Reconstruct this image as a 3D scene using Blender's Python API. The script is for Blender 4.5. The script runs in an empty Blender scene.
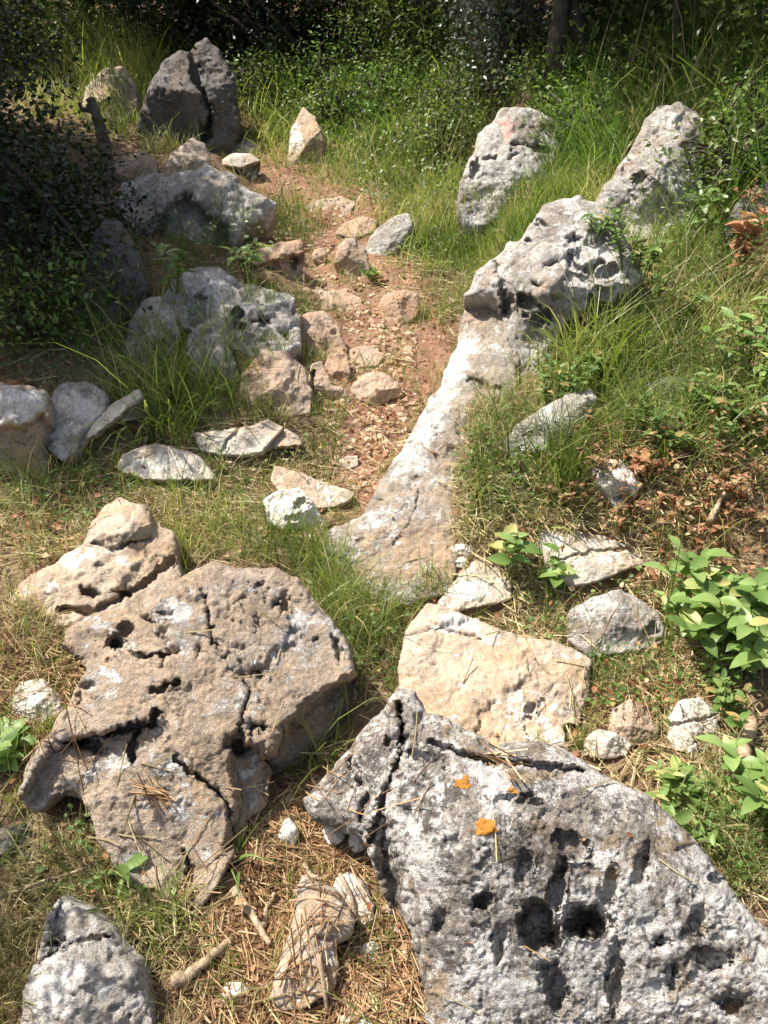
import bpy, math, random
import numpy as np
from mathutils import Vector
from mathutils.bvhtree import BVHTree

random.seed(7)
RNG = np.random.default_rng(7)
scene = bpy.context.scene
COL = scene.collection
R = math.radians

# ---------------------------------------------------------------- camera
CAM = np.array([0.0, 0.0, 1.5])
PITCH = R(32.0)
TANV = math.tan(R(32.5))
FWD = np.array([0.0, math.cos(PITCH), -math.sin(PITCH)])
UPV = np.array([0.0, math.sin(PITCH), math.cos(PITCH)])
RGT = np.array([1.0, 0.0, 0.0])
cd = bpy.data.cameras.new('camera')
cd.sensor_fit = 'VERTICAL'
cd.sensor_height = 24.0
cd.lens = 12.0 / TANV
cd.clip_start = 0.05
cd.clip_end = 400.0
cam = bpy.data.objects.new('camera', cd)
cam.location = CAM.tolist()
cam.rotation_euler = (math.pi / 2 - PITCH, 0, 0)
COL.objects.link(cam)
scene.camera = cam


def rays(px, py):
    px = np.asarray(px, float); py = np.asarray(py, float)
    u = (px - 384.0) / 512.0 * TANV
    v = (512.0 - py) / 512.0 * TANV
    return FWD[None, :] + u[:, None] * RGT + v[:, None] * UPV


# ---------------------------------------------------------------- noise
def _hash(ix, iy, iz, seed):
    h = (ix.astype(np.int64) * 374761393 + iy.astype(np.int64) * 668265263 +
         iz.astype(np.int64) * 2147483647 + seed * 1274126177) & 0xFFFFFFFF
    h = ((h ^ (h >> 13)) * 1274126177) & 0xFFFFFFFF
    h = ((h ^ (h >> 16)) * 2246822519) & 0xFFFFFFFF
    return (h ^ (h >> 15)) & 0xFFFFFFFF


def perlin(p, seed=0):
    i = np.floor(p).astype(np.int64)
    f = p - i
    w = f * f * f * (f * (f * 6 - 15) + 10)
    out = np.zeros(len(p))
    for dx in (0, 1):
        wx = w[:, 0] if dx else 1 - w[:, 0]
        for dy in (0, 1):
            wy = w[:, 1] if dy else 1 - w[:, 1]
            for dz in (0, 1):
                wz = w[:, 2] if dz else 1 - w[:, 2]
                h = _hash(i[:, 0] + dx, i[:, 1] + dy, i[:, 2] + dz, seed)
                gx = (h & 1023) / 511.5 - 1
                gy = ((h >> 10) & 1023) / 511.5 - 1
                gz = ((h >> 20) & 1023) / 511.5 - 1
                out += wx * wy * wz * (gx * (f[:, 0] - dx) + gy * (f[:, 1] - dy) + gz * (f[:, 2] - dz))
    return out


def fbm(p, octaves=4, seed=0, gain=0.5, ridged=False):
    a, s, tot = 1.0, 0.0, 0.0
    q = p.copy()
    for o in range(octaves):
        n = perlin(q, seed + o * 17)
        if ridged:
            n = 0.5 - 2.0 * np.abs(n)
        s = s + a * n
        tot += a
        a *= gain
        q = q * 2.03 + 11.7
    return s / tot


def worley(p, seed=0, ident=False):
    i = np.floor(p).astype(np.int64)
    f = p - i
    hid = np.zeros(len(p)); til = np.zeros(len(p)); d1 = np.full(len(p), 9.0); d2 = np.full(len(p), 9.0)
    for dx in (-1, 0, 1):
        for dy in (-1, 0, 1):
            for dz in (-1, 0, 1):
                h = _hash(i[:, 0] + dx, i[:, 1] + dy, i[:, 2] + dz, seed)
                cx = dx + (h & 1023) / 1023.0 - f[:, 0]
                cy = dy + ((h >> 10) & 1023) / 1023.0 - f[:, 1]
                cz = dz + ((h >> 20) & 1023) / 1023.0 - f[:, 2]
                d = np.sqrt(cx * cx + cy * cy + cz * cz)
                m = d < d1
                d2 = np.where(m, d1, np.minimum(d2, d))
                d1 = np.where(m, d, d1)
                if ident:
                    hid = np.where(m, ((h >> 4) & 4095) / 4095.0, hid)
                    tl = -(cx * (((h >> 3) & 255) / 127.5 - 1) + cy * (((h >> 11) & 255) / 127.5 - 1) + cz * (((h >> 19) & 255) / 127.5 - 1))
                    til = np.where(m, tl, til)
    return (d1, d2, hid, til) if ident else (d1, d2)


def sstep(a, b, x):
    t = np.clip((x - a) / (b - a), 0, 1)
    return t * t * (3 - 2 * t)


# ---------------------------------------------------------------- terrain
def pathx(y):
    return np.interp(y, [0, 2.4, 3.2, 4.2, 5.0, 6.0, 8.0], [0.0, 0.03, -0.02, -0.3, -0.7, -1.5, -2.4])


def smooth_ground(x, y):
    z = 0.14 * y + 0.16 * 0.7 * np.logaddexp(0, (y - 4.0) / 0.7)
    z = np.where(y > 14, z - 0.12 * (y - 14), z)
    dx = x - pathx(y)
    ex = x - np.interp(y, [1.4, 1.65, 2.2, 3.4, 6.0], [0.03, 0.05, 0.12, 0.38, 0.8])
    z = z + 0.22 * sstep(0.0, 0.17, ex) * sstep(1.45, 2.0, y) * (1 - sstep(4.6, 6.0, y))
    z = z + 0.10 * sstep(0.18, 0.5, -dx) * sstep(2.0, 2.6, y) * (1 - sstep(4.2, 5.4, y))
    z = z + 0.20 * sstep(1.0, 2.0, dx) * sstep(1.5, 3.0, y)
    z = z + 0.30 * sstep(0.35, 2.0, dx) + 0.15 * np.maximum(dx - 1.6, 0) * sstep(1.6, 2.4, dx)
    z = z + 0.10 * sstep(0.4, 1.6, -dx) + 0.08 * np.maximum(-dx - 1.6, 0)
    far = np.maximum(np.abs(x) - 8, 0)
    z = z - 0.1 * far
    return z


def axis(fine0, fine1, d, lo, hi):
    a = list(np.arange(fine0, fine1 + 1e-6, d))
    s = d; v = fine1
    while v < hi:
        s *= 1.12; v += s; a.append(v)
    s = d; v = fine0; b = []
    while v > lo:
        s *= 1.12; v -= s; b.append(v)
    return np.array(b[::-1] + a)


GX = axis(-2.6, 2.6, 0.018, -60, 60)
GY = axis(0.35, 5.6, 0.018, -30, 80)
_gx, _gy = np.meshgrid(GX, GY)
_p = np.stack([_gx.ravel(), _gy.ravel(), np.zeros(_gx.size)], 1)
GZ = smooth_ground(_p[:, 0], _p[:, 1])
GZ = GZ + 0.075 * fbm(_p * 1.9, 3, 5) + 0.034 * fbm(_p * 9.0, 3, 9) + 0.009 * fbm(_p * 38.0, 2, 21)
GZ = GZ.reshape(_gx.shape)


def ground_z(x, y):
    x = np.clip(x, GX[0] + 1e-3, GX[-1] - 1e-3); y = np.clip(y, GY[0] + 1e-3, GY[-1] - 1e-3)
    i = np.clip(np.searchsorted(GX, x) - 1, 0, len(GX) - 2)
    j = np.clip(np.searchsorted(GY, y) - 1, 0, len(GY) - 2)
    fx = (x - GX[i]) / (GX[i + 1] - GX[i]); fy = (y - GY[j]) / (GY[j + 1] - GY[j])
    return (GZ[j, i] * (1 - fx) * (1 - fy) + GZ[j, i + 1] * fx * (1 - fy) +
            GZ[j + 1, i] * (1 - fx) * fy + GZ[j + 1, i + 1] * fx * fy)


_TS = np.concatenate([np.linspace(0.8, 6, 180), np.linspace(6.05, 20, 90)])


def at(px, py):
    """pixel -> point on the (smooth) ground, vectorised; z then read from the real sheet"""
    d = rays(np.atleast_1d(px), np.atleast_1d(py))
    n = len(d)
    lo = np.full(n, _TS[0]); hi = np.full(n, np.nan)
    for a, b in zip(_TS[:-1], _TS[1:]):
        P = CAM + d * b
        und = (P[:, 2] < smooth_ground(P[:, 0], P[:, 1])) & np.isnan(hi)
        hi[und] = b; lo[und] = a
        if not np.isnan(hi).any():
            break
    hi = np.where(np.isnan(hi), 20.0, hi); lo = np.where(hi == 20.0, 19.9, lo)
    for _ in range(9):
        m = (lo + hi) / 2
        P = CAM + d * m[:, None]
        und = P[:, 2] < smooth_ground(P[:, 0], P[:, 1])
        hi = np.where(und, m, hi); lo = np.where(und, lo, m)
    P = CAM + d * hi[:, None]
    P[:, 2] = ground_z(P[:, 0], P[:, 1])
    return P


# ---------------------------------------------------------------- mesh helpers
def make_mesh(name, V, F, mat=None, smooth=True, attrs=None):
    """F: (n,3) or (n,4) int array or list of such arrays"""
    Fs = F if isinstance(F, list) else [F]
    Fs = [np.asarray(f) for f in Fs if len(f)]
    me = bpy.data.meshes.new(name)
    V = np.asarray(V, np.float32)
    me.vertices.add(len(V))
    me.vertices.foreach_set('co', V.ravel())
    loops = np.concatenate([f.ravel() for f in Fs]).astype(np.int32)
    tot = np.concatenate([np.full(len(f), f.shape[1], np.int32) for f in Fs])
    start = np.concatenate([[0], np.cumsum(tot)[:-1]]).astype(np.int32)
    me.loops.add(len(loops)); me.polygons.add(len(tot))
    me.loops.foreach_set('vertex_index', loops)
    me.polygons.foreach_set('loop_start', start)
    me.polygons.foreach_set('use_smooth', np.full(len(tot), smooth, bool))
    if attrs:
        for k, a in attrs.items():
            at_ = me.attributes.new(k, 'FLOAT', 'POINT')
            at_.data.foreach_set('value', np.asarray(a, np.float32))
    me.update(calc_edges=True)
    me.validate()
    if mat:
        me.materials.append(mat)
    return me


def link(name, me, loc=(0, 0, 0), parent=None):
    o = bpy.data.objects.new(name, me)
    o.location = [float(c) for c in loc]
    COL.objects.link(o)
    if parent:
        o.parent = parent
    return o


def tag(o, label=None, cat=None, group=None, kind=None):
    if label: o['label'] = label
    if cat: o['category'] = cat
    if group: o['group'] = group
    if kind: o['kind'] = kind
    return o


def thing(name, label, cat, loc, group=None):
    o = bpy.data.objects.new(name, None)
    o.empty_display_size = 0.1
    o.location = [float(c) for c in loc]
    COL.objects.link(o)
    return tag(o, label, cat, group)


def tube(path, rad, sides=7, seed=0, wob=0.0):
    """closed tube along path (n,3), radii (n,)"""
    path = np.asarray(path, float); rad = np.asarray(rad, float)
    n = len(path)
    t = np.gradient(path, axis=0); t /= np.linalg.norm(t, axis=1)[:, None] + 1e-9
    ref = np.array([0.31, 0.17, 0.93]) if abs(t[0, 2]) < 0.9 else np.array([0.95, 0.2, 0.1])
    a = np.cross(t, ref); a /= np.linalg.norm(a, axis=1)[:, None] + 1e-9
    b = np.cross(t, a)
    ang = np.arange(sides) / sides * 2 * np.pi
    r = rad[:, None] * np.ones(sides)
    if wob:
        q = np.stack([np.repeat(np.arange(n) * 0.6, sides), np.tile(np.cos(ang) * 1.3, n), np.tile(np.sin(ang) * 1.3, n) + seed], 1)
        r = r * (1 + wob * perlin(q, seed).reshape(n, sides))
    V = path[:, None, :] + r[:, :, None] * (np.cos(ang)[None, :, None] * a[:, None, :] + np.sin(ang)[None, :, None] * b[:, None, :])
    V = V.reshape(-1, 3)
    F = []
    for i in range(n - 1):
        for k in range(sides):
            k2 = (k + 1) % sides
            F.append((i * sides + k, i * sides + k2, (i + 1) * sides + k2, (i + 1) * sides + k))
    c0, c1 = len(V), len(V) + 1
    V = np.vstack([V, path[0] - t[0] * rad[0] * 0.3, path[-1] + t[-1] * rad[-1] * 0.3])
    T = []
    for k in range(sides):
        k2 = (k + 1) % sides
        T.append((c0, k2, k)); T.append((c1, (n - 1) * sides + k, (n - 1) * sides + k2))
    return V, np.array(F), np.array(T)


class Bag:
    """collects triangles and quads into one mesh"""
    def __init__(s): s.V = []; s.Q = []; s.T = []; s.A = []; s.n = 0
    def add(s, V, Q=None, T=None, a=0.5):
        s.V.append(V)
        if Q is not None and len(Q): s.Q.append(np.asarray(Q) + s.n)
        if T is not None and len(T): s.T.append(np.asarray(T) + s.n)
        s.A.append(np.full(len(V), a) if np.isscalar(a) else np.asarray(a))
        s.n += len(V)
    def mesh(s, name, mat, smooth=True, origin=(0, 0, 0)):
        F = []
        if s.Q: F.append(np.concatenate(s.Q))
        if s.T: F.append(np.concatenate(s.T))
        return make_mesh(name, np.concatenate(s.V) - np.asarray(origin), F, mat, smooth, {'tint': np.concatenate(s.A)})


# ---------------------------------------------------------------- materials
def new_mat(name):
    m = bpy.data.materials.new(name)
    m.use_nodes = True
    nt = m.node_tree
    nt.nodes.clear()
    out = nt.nodes.new('ShaderNodeOutputMaterial')
    return m, nt, out


class NB:
    def __init__(s, nt): s.nt = nt
    def n(s, t, **kw):
        nd = s.nt.nodes.new(t)
        for k, v in kw.items():
            if k.startswith('i_'):
                nd.inputs[k[2:].replace('_', ' ')].default_value = v
            else:
                setattr(nd, k, v)
        return nd
    def l(s, a, b): s.nt.links.new(a, b)
    def noise(s, co, scale, detail=5, rough=0.6, dist=0.0):
        nd = s.n('ShaderNodeTexNoise'); nd.inputs['Scale'].default_value = scale
        nd.inputs['Detail'].default_value = detail; nd.inputs['Roughness'].default_value = rough
        nd.inputs['Distortion'].default_value = dist
        s.l(co, nd.inputs['Vector']); return nd.outputs['Fac']
    def ramp(s, fac, stops, interp='LINEAR'):
        nd = s.n('ShaderNodeValToRGB'); cr = nd.color_ramp; cr.interpolation = interp
        while len(cr.elements) < len(stops): cr.elements.new(0.5)
        for e, (p, c) in zip(cr.elements, stops):
            e.position = p; e.color = (c, c, c, 1) if np.isscalar(c) else (*c, 1)
        s.l(fac, nd.inputs['Fac']); return nd.outputs['Color']
    def mix(s, fac, a, b, mode='MIX'):
        nd = s.n('ShaderNodeMix', data_type='RGBA', blend_type=mode)
        for sock, v in ((nd.inputs['Factor'], fac), (nd.inputs['A'], a), (nd.inputs['B'], b)):
            if isinstance(v, (int, float)): sock.default_value = v if sock.type == 'VALUE' else (v, v, v, 1)
            elif isinstance(v, tuple): sock.default_value = (*v, 1)
            else: s.l(v, sock)
        return nd.outputs['Result']
    def math(s, op, a, b=0.0, clamp=False):
        nd = s.n('ShaderNodeMath', operation=op, use_clamp=clamp)
        for sock, v in zip(nd.inputs, (a, b)):
            if isinstance(v, (int, float)): sock.default_value = v
            else: s.l(v, sock)
        return nd.outputs[0]
    def attr(s, name): return s.n('ShaderNodeAttribute', attribute_name=name).outputs['Fac']


def rock_mat(name, base_a, base_b, rust=(0.40, 0.24, 0.12), rust_amt=0.5, white=0.35, dark=0.4, seed=0.0, bump=0.5, stain=0.3):
    """limestone: two base tones, rusty weathering, chalky pale lichen, dark lichen specks.
    point attributes white / rust / black shift the cover in patches set per stone, some black ones over its holes"""
    m, nt, out = new_mat(name)
    b = NB(nt)
    geo = b.n('ShaderNodeNewGeometry')
    mp = b.n('ShaderNodeMapping'); mp.inputs['Location'].default_value = (seed, seed * 1.7, seed * 0.6)
    b.l(geo.outputs['Position'], mp.inputs['Vector']); co = mp.outputs['Vector']
    big = b.noise(co, 5.0, 6, 0.62, 0.4)
    mid = b.noise(co, 17.0, 7, 0.68, 0.3)
    fine = b.noise(co, 70.0, 6, 0.7)
    grain = b.noise(co, 320.0, 3, 0.7)
    col = b.mix(b.ramp(big, [(0.36, 0.0), (0.64, 1.0)]), base_a, base_b)
    aw, ar, ak = b.attr('white'), b.attr('rust'), b.attr('black')
    # rust
    rm = b.math('ADD', b.math('ADD', b.noise(co, 3.6, 7, 0.66, 0.6), b.math('MULTIPLY', ar, 0.16)), rust_amt * 0.30 - 0.15)
    rm = b.ramp(rm, [(0.42, 0.0), (0.64, 1.0)])
    rc = b.mix(fine, rust, tuple(min(1, c * 1.45) for c in rust))
    col = b.mix(b.math('MULTIPLY', rm, 0.85), col, rc)
    # grey-brown weathered film, mottled
    wm = b.ramp(b.math('ADD', mid, b.math('MULTIPLY', b.math('SUBTRACT', fine, 0.5), 0.9)), [(0.48, 0.0), (0.56, 1.0)])
    col = b.mix(b.math('MULTIPLY', wm, min(0.8, 0.18 + 0.65 * dark)), col, b.mix(fine, (0.12, 0.095, 0.07), (0.24, 0.20, 0.155)))
    # chalky lichen
    ln = b.math('ADD', b.math('MULTIPLY', b.noise(co, 7.0, 10, 0.78, 0.5), 0.5), b.math('MULTIPLY', b.noise(co, 30.0, 10, 0.8, 0.2), 0.5))
    lm = b.math('ADD', b.math('ADD', ln, b.math('MULTIPLY', aw, 0.15)), white * 0.30 - 0.16)
    lm = b.ramp(lm, [(0.505, 0.0), (0.54, 1.0)])
    lc = b.mix(b.ramp(fine, [(0.35, 0.0), (0.65, 1.0)]), (0.52, 0.475, 0.415), (0.84, 0.81, 0.755))
    col = b.mix(b.math('MULTIPLY', lm, 0.92), col, lc)
    # grey-brown stains, hand-sized and ragged
    sn = b.math('ADD', b.math('MULTIPLY', b.noise(co, 9.5, 10, 0.76, 0.6), 0.75), b.math('MULTIPLY', b.noise(co, 60.0, 8, 0.75), 0.25))
    sm_ = b.ramp(b.math('ADD', sn, b.math('MULTIPLY', ak, 0.08)), [(0.505, 0.0), (0.545, 1.0)])
    col = b.mix(b.math('MULTIPLY', sm_, stain), col, b.mix(b.ramp(mid, [(0.4, 0.0), (0.6, 1.0)]), (0.135, 0.11, 0.088), (0.27, 0.215, 0.16)))
    # dark crust: clusters of centimetre spots, and larger blotches
    sp = b.noise(co, 80.0, 10, 0.8, 0.2)
    cl = b.math('ADD', b.noise(co, 15.0, 8, 0.72, 0.5), b.math('MULTIPLY', ak, 0.16))
    kk = b.math('ADD', b.math('MULTIPLY', sp, 0.55), b.math('MULTIPLY', cl, 0.45))
    k = b.ramp(b.math('ADD', kk, dark * 0.20 - 0.10), [(0.545, 0.0), (0.575, 1.0)])
    k = b.math('MULTIPLY', k, 0.86)
    col = b.mix(k, col, b.mix(grain, (0.04, 0.033, 0.027), (0.155, 0.125, 0.098)))
    pk = b.ramp(b.noise(co, 110.0, 8, 0.8, 0.2), [(0.585, 0.0), (0.62, 1.0)])
    col = b.mix(b.math('MULTIPLY', pk, 0.25 + 0.6 * white), col, lc)
    # grain
    g = b.ramp(grain, [(0.25, 0.62), (0.75, 1.3)])
    col = b.mix(1.0, col, g, 'MULTIPLY')
    bs = b.n('ShaderNodeBsdfPrincipled'); bs.inputs['Roughness'].default_value = 0.92
    bs.inputs['Specular IOR Level'].default_value = 0.18
    b.l(col, bs.inputs['Base Color'])
    h = b.math('ADD', b.math('MULTIPLY', mid, 0.7), b.math('ADD', b.math('MULTIPLY', fine, 1.0), b.math('MULTIPLY', grain, 0.42)))
    h = b.math('SUBTRACT', h, b.math('MULTIPLY', k, 0.18))
    h = b.math('ADD', h, b.math('MULTIPLY', lm, 0.12))
    bp = b.n('ShaderNodeBump'); bp.inputs['Strength'].default_value = bump; bp.inputs['Distance'].default_value = 0.018
    b.l(h, bp.inputs['Height']); b.l(bp.outputs['Normal'], bs.inputs['Normal'])
    b.l(bs.outputs[0], out.inputs['Surface'])
    return m


def leaf_mat(name, stops, trans=0.35, rough=0.45, spec=0.35, tcol=1.35):
    """thin leaf: ramp over the per-leaf tint, lit through from behind"""
    m, nt, out = new_mat(name)
    b = NB(nt)
    t = b.attr('tint')
    geo = b.n('ShaderNodeNewGeometry')
    nz = b.noise(geo.outputs['Position'], 35.0, 3, 0.6)
    t2 = b.math('ADD', t, b.math('MULTIPLY', b.math('SUBTRACT', nz, 0.5), 0.35), clamp=True)
    col = b.ramp(t2, stops)
    bs = b.n('ShaderNodeBsdfPrincipled'); bs.inputs['Roughness'].default_value = rough
    bs.inputs['Specular IOR Level'].default_value = spec
    b.l(col, bs.inputs['Base Color'])
    tr = b.n('ShaderNodeBsdfTranslucent')
    tc = b.mix(1.0, col, (tcol * 0.95, tcol * 1.05, tcol * 0.55), 'MULTIPLY'); b.l(tc, tr.inputs['Color'])
    mx = b.n('ShaderNodeMixShader'); mx.inputs[0].default_value = trans
    b.l(bs.outputs[0], mx.inputs[1]); b.l(tr.outputs[0], mx.inputs[2])
    b.l(mx.outputs[0], out.inputs['Surface'])
    return m


def matte_mat(name, stops, scale=20.0, rough=0.85, bump=0.4, spec=0.2, stretch=(1, 1, 1), dist=0.006):
    m, nt, out = new_mat(name)
    b = NB(nt)
    tcn = b.n('ShaderNodeTexCoord')
    mp = b.n('ShaderNodeMapping'); mp.inputs['Scale'].default_value = stretch
    b.l(tcn.outputs['Object'], mp.inputs['Vector'])
    n1 = b.noise(mp.outputs['Vector'], scale, 7, 0.68, 0.4)
    n2 = b.noise(mp.outputs['Vector'], scale * 7, 4, 0.7)
    f = b.math('ADD', b.math('MULTIPLY', n1, 0.7), b.math('MULTIPLY', n2, 0.3))
    f = b.math('ADD', f, b.math('MULTIPLY', b.math('SUBTRACT', b.attr('tint'), 0.5), 0.4))
    col = b.ramp(f, stops)
    bs = b.n('ShaderNodeBsdfPrincipled'); bs.inputs['Roughness'].default_value = rough
    bs.inputs['Specular IOR Level'].default_value = spec
    b.l(col, bs.inputs['Base Color'])
    bp = b.n('ShaderNodeBump'); bp.inputs['Strength'].default_value = bump; bp.inputs['Distance'].default_value = dist
    b.l(f, bp.inputs['Height']); b.l(bp.outputs['Normal'], bs.inputs['Normal'])
    b.l(bs.outputs[0], out.inputs['Surface'])
    return m


# ---------------------------------------------------------------- rocks
BV, BF = [], []          # every rock's triangles, for dropping things on top
_bn = 0
ROCK_OUT = []


def seg_dist(P, A, B):
    """distance of points to segments -> min dist, nearest point"""
    best = np.full(len(P), 1e9); near = np.zeros_like(P)
    for a, b_ in zip(A, B):
        ab = b_ - a; L = (ab ** 2).sum() + 1e-12
        t = np.clip(((P - a) @ ab) / L, 0, 1)
        q = a + t[:, None] * ab
        d = np.hypot(*(P - q).T)
        m = d < best
        best[m] = d[m]; near[m] = q[m]
    return best, near


def inside(P, poly):
    r = np.zeros(len(P), bool)
    x, y = P[:, 0], P[:, 1]
    j = len(poly) - 1
    for i in range(len(poly)):
        xi, yi = poly[i]; xj, yj = poly[j]
        if yi != yj:
            c = ((yi > y) != (yj > y)) & (x < (xj - xi) * (y - yi) / (yj - yi) + xi)
            r ^= c
        j = i
    return r


def rough_poly(outline, sp, jit, seed):
    poly = np.array(outline, float)
    pts = []
    for i in range(len(poly)):
        a, b_ = poly[i], poly[(i + 1) % len(poly)]
        n = max(1, int(np.hypot(*(b_ - a)) / sp))
        for k in range(n):
            pts.append(a + (b_ - a) * k / n)
    pts = np.array(pts)
    jw = float(np.clip(jit * 4.5, 6, 24)); q = np.stack([pts[:, 0] / jw, pts[:, 1] / jw, np.full(len(pts), seed * 3.3)], 1)
    q2 = q.copy(); q2[:, 2] += 50
    pts = pts + jit * 2.0 * np.stack([fbm(q, 4, seed, .6), fbm(q2, 4, seed + 5, .6)], 1)
    # light corner rounding
    for _ in range(1):
        pts = 0.5 * pts + 0.25 * (np.roll(pts, 1, 0) + np.roll(pts, -1, 0))
    return pts


def rock(name, label, outline, mat, contact=None, tilt=35, yaw=0, bulge=0.22, edge=0.55, thick=0.7,
         nf=6, famp=0.30, rough=0.05, pitn=None, step=None, jit=None, pits=(), blocks=(), cracks=(),
         paint=(), seed=None, cat='rock', group=None, lift=0.0, patches=(), parent=None, sc=1.0, ridg=0.0, frac=0.026, grit=0.006, pitk=1.0):
    global _bn
    if seed is None:
        seed = (abs(hash(tuple(outline[0]) + tuple(outline[1]))) % 997) if False else int(sum((k + 1) * (p[0] * 3 + p[1] * 7) for k, p in enumerate(outline[:3]))) % 997
    rg = np.random.default_rng(seed)
    o0 = np.array(outline, float)
    area = 0.5 * abs(np.dot(o0[:, 0], np.roll(o0[:, 1], -1)) - np.dot(o0[:, 1], np.roll(o0[:, 0], -1)))
    spx = math.sqrt(area)
    if step is None: step = float(np.clip(spx / 60, 0.9, 2.2))
    if jit is None: jit = float(np.clip(spx * 0.045, 0.8, 6.0))
    poly = rough_poly(outline, max(2.0, step * 1.5), jit, seed)
    A, B = poly, np.roll(poly, -1, 0)
    x0, y0 = poly.min(0) - 2 * step; x1, y1 = poly.max(0) + 2 * step
    gx = np.arange(x0, x1 + step, step); gy = np.arange(y0, y1 + step, step)
    nx, ny = len(gx), len(gy)
    XX, YY = np.meshgrid(gx, gy)
    cxs = np.stack([(XX[:-1, :-1] + step / 2).ravel(), (YY[:-1, :-1] + step / 2).ravel()], 1)
    ins = inside(cxs, poly).reshape(ny - 1, nx - 1)
    qi, qj = np.nonzero(ins)
    idx = lambda a, c: a * nx + c
    Q = np.stack([idx(qi + 1, qj), idx(qi + 1, qj + 1), idx(qi, qj + 1), idx(qi, qj)], 1)  # px y is down
    cnt = np.bincount(Q.ravel(), minlength=nx * ny)
    used = np.nonzero(cnt)[0]
    remap = -np.ones(nx * ny, int); remap[used] = np.arange(len(used))
    Q = remap[Q]
    P2 = np.stack([XX.ravel()[used], YY.ravel()[used]], 1)
    bnd = cnt[used] < 4
    P2b = P2.copy()
    dist, near = seg_dist(P2, A, B)
    P2[bnd] = near[bnd]
    dist[bnd] = 0
    d = rays(P2[:, 0], P2[:, 1])
    if contact is None:
        k = np.argmax(o0[:, 1]); contact = (o0[:, 0].mean(), o0[k, 1])
    Pc = at([contact[0]], [contact[1]])[0] + np.array([0, 0, lift])
    ti, ya = R(tilt), R(yaw)
    nrm = np.array([math.sin(ti) * math.sin(ya), -math.sin(ti) * math.cos(ya), math.cos(ti)])
    tc = (Pc - CAM) @ FWD
    den = d @ nrm
    den = np.where(np.abs(den) < 0.05, -0.05, den)
    t = (nrm @ (Pc - CAM)) / den
    mpp = tc * TANV / 512.0
    sm = spx * mpp
    t = np.clip(t, tc - 0.9 * sm, tc + 1.6 * sm)
    H = np.ptp(o0[:, 1]) + 1e-6
    wroll = 0.30 + 0.70 * sstep(0.05, 0.5, (o0[:, 1].max() - P2[:, 1]) / H)
    e = np.clip(dist / (edge * spx * 0.5), 0, 1)
    prof = np.sqrt(np.clip(1 - (1 - e) ** 2, 0, 1))
    bulge = bulge * 0.72; edge = edge * 0.8
    back_t = t + (bulge + 0.1) * sm * wroll
    t = t + bulge * sm * (1 - prof) * wroll
    # angular facets: lower envelope of a few tilted planes
    c0 = o0.mean(0)
    q = (P2 - c0) / spx
    if nf:
        hs = []
        for k in range(nf):
            an = rg.uniform(0, 2 * np.pi); g = 1.75 * famp * rg.uniform(0.4, 1.2)
            hs.append(-g * (q[:, 0] * np.cos(an) + q[:, 1] * np.sin(an)) + rg.uniform(0.0, 0.10) * famp)
        hm = np.min(hs, 0)
        hm = hm - np.percentile(hm, 75)
        t = t - hm * sm * (0.35 + 0.65 * e)
    # relief given for this very stone
    warp = np.stack([P2[:, 0] / 9.0, P2[:, 1] / 9.0, np.full(len(P2), seed * 1.3)], 1)
    wn = fbm(warp, 3, seed + 3); wn2 = fbm(warp + 31.7, 3, seed + 4)
    PW = P2 + np.stack([wn, wn2], 1) * min(9.0, spx * 0.08)
    for (bp, dh, soft) in blocks:
        bp = np.array(bp, float)
        dd, _ = seg_dist(PW, bp, np.roll(bp, -1, 0))
        sg = np.where(inside(PW, bp), dd, -dd)
        t = t + dh * sstep(-soft * 0.15, soft, sg)
    for pt in pits:
        px_, py_, rx, ry, dp = pt[:5]
        an = R(pt[5]) if len(pt) > 5 else 0.0
        u = (PW[:, 0] - px_) * math.cos(an) + (PW[:, 1] - py_) * math.sin(an)
        v = -(PW[:, 0] - px_) * math.sin(an) + (PW[:, 1] - py_) * math.cos(an)
        rr = np.sqrt((u / rx) ** 2 + (v / ry) ** 2)
        near_ = rr < 3
        pw = np.stack([P2[near_, 0] / (0.9 * rx), P2[near_, 1] / (0.9 * ry), np.full(near_.sum(), px_ * 0.37)], 1)
        rr = rr.copy(); rr[near_] += 1.25 * fbm(pw, 4, seed + 51, 0.62)
        t = t + dp * pitk * (1 - sstep(0.30, 1.0, rr))
    for (cp, w, dp) in cracks:
        cp = np.array(cp, float)
        dd, _ = seg_dist(PW, cp[:-1], cp[1:])
        t = t + dp * (1 - sstep(w * 0.25, w, dd))
    P = CAM + d * t[:, None]
    # vertex normals of the front
    def vnorm(P):
        fn = np.cross(P[Q[:, 2]] - P[Q[:, 0]], P[Q[:, 3]] - P[Q[:, 1]])
        N = np.zeros_like(P)
        for k in range(4):
            np.add.at(N, Q[:, k], fn)
        return N / (np.linalg.norm(N, axis=1)[:, None] + 1e-12)
    N = vnorm(P)
    if np.mean((N * d).sum(1)) > 0:
        Q = Q[:, ::-1]; N = -N
    nscale = 1.0 / max(0.06, sm * 0.38)
    off = np.array([seed * 0.37, seed * 0.73, seed * 0.11])
    Pn = P * sc + off
    disp = 0.7 * rough * sm * (1.0 * fbm(Pn * nscale * 1.2, 3, seed) * 1.4 + 0.55 * fbm(Pn * nscale * 4.0, 4, seed + 9, 0.6, ridged=True))
    gm = sstep(-0.35, 0.3, fbm(Pn * nscale * 1.6, 2, seed + 71))
    disp = disp + grit * (0.35 + 1.3 * gm) * (1.5 * fbm(Pn * 30.0, 6, seed + 2, 0.72) - 0.6 * np.abs(perlin(Pn * 85.0, seed + 81)))
    fr = frac * sm
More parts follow.
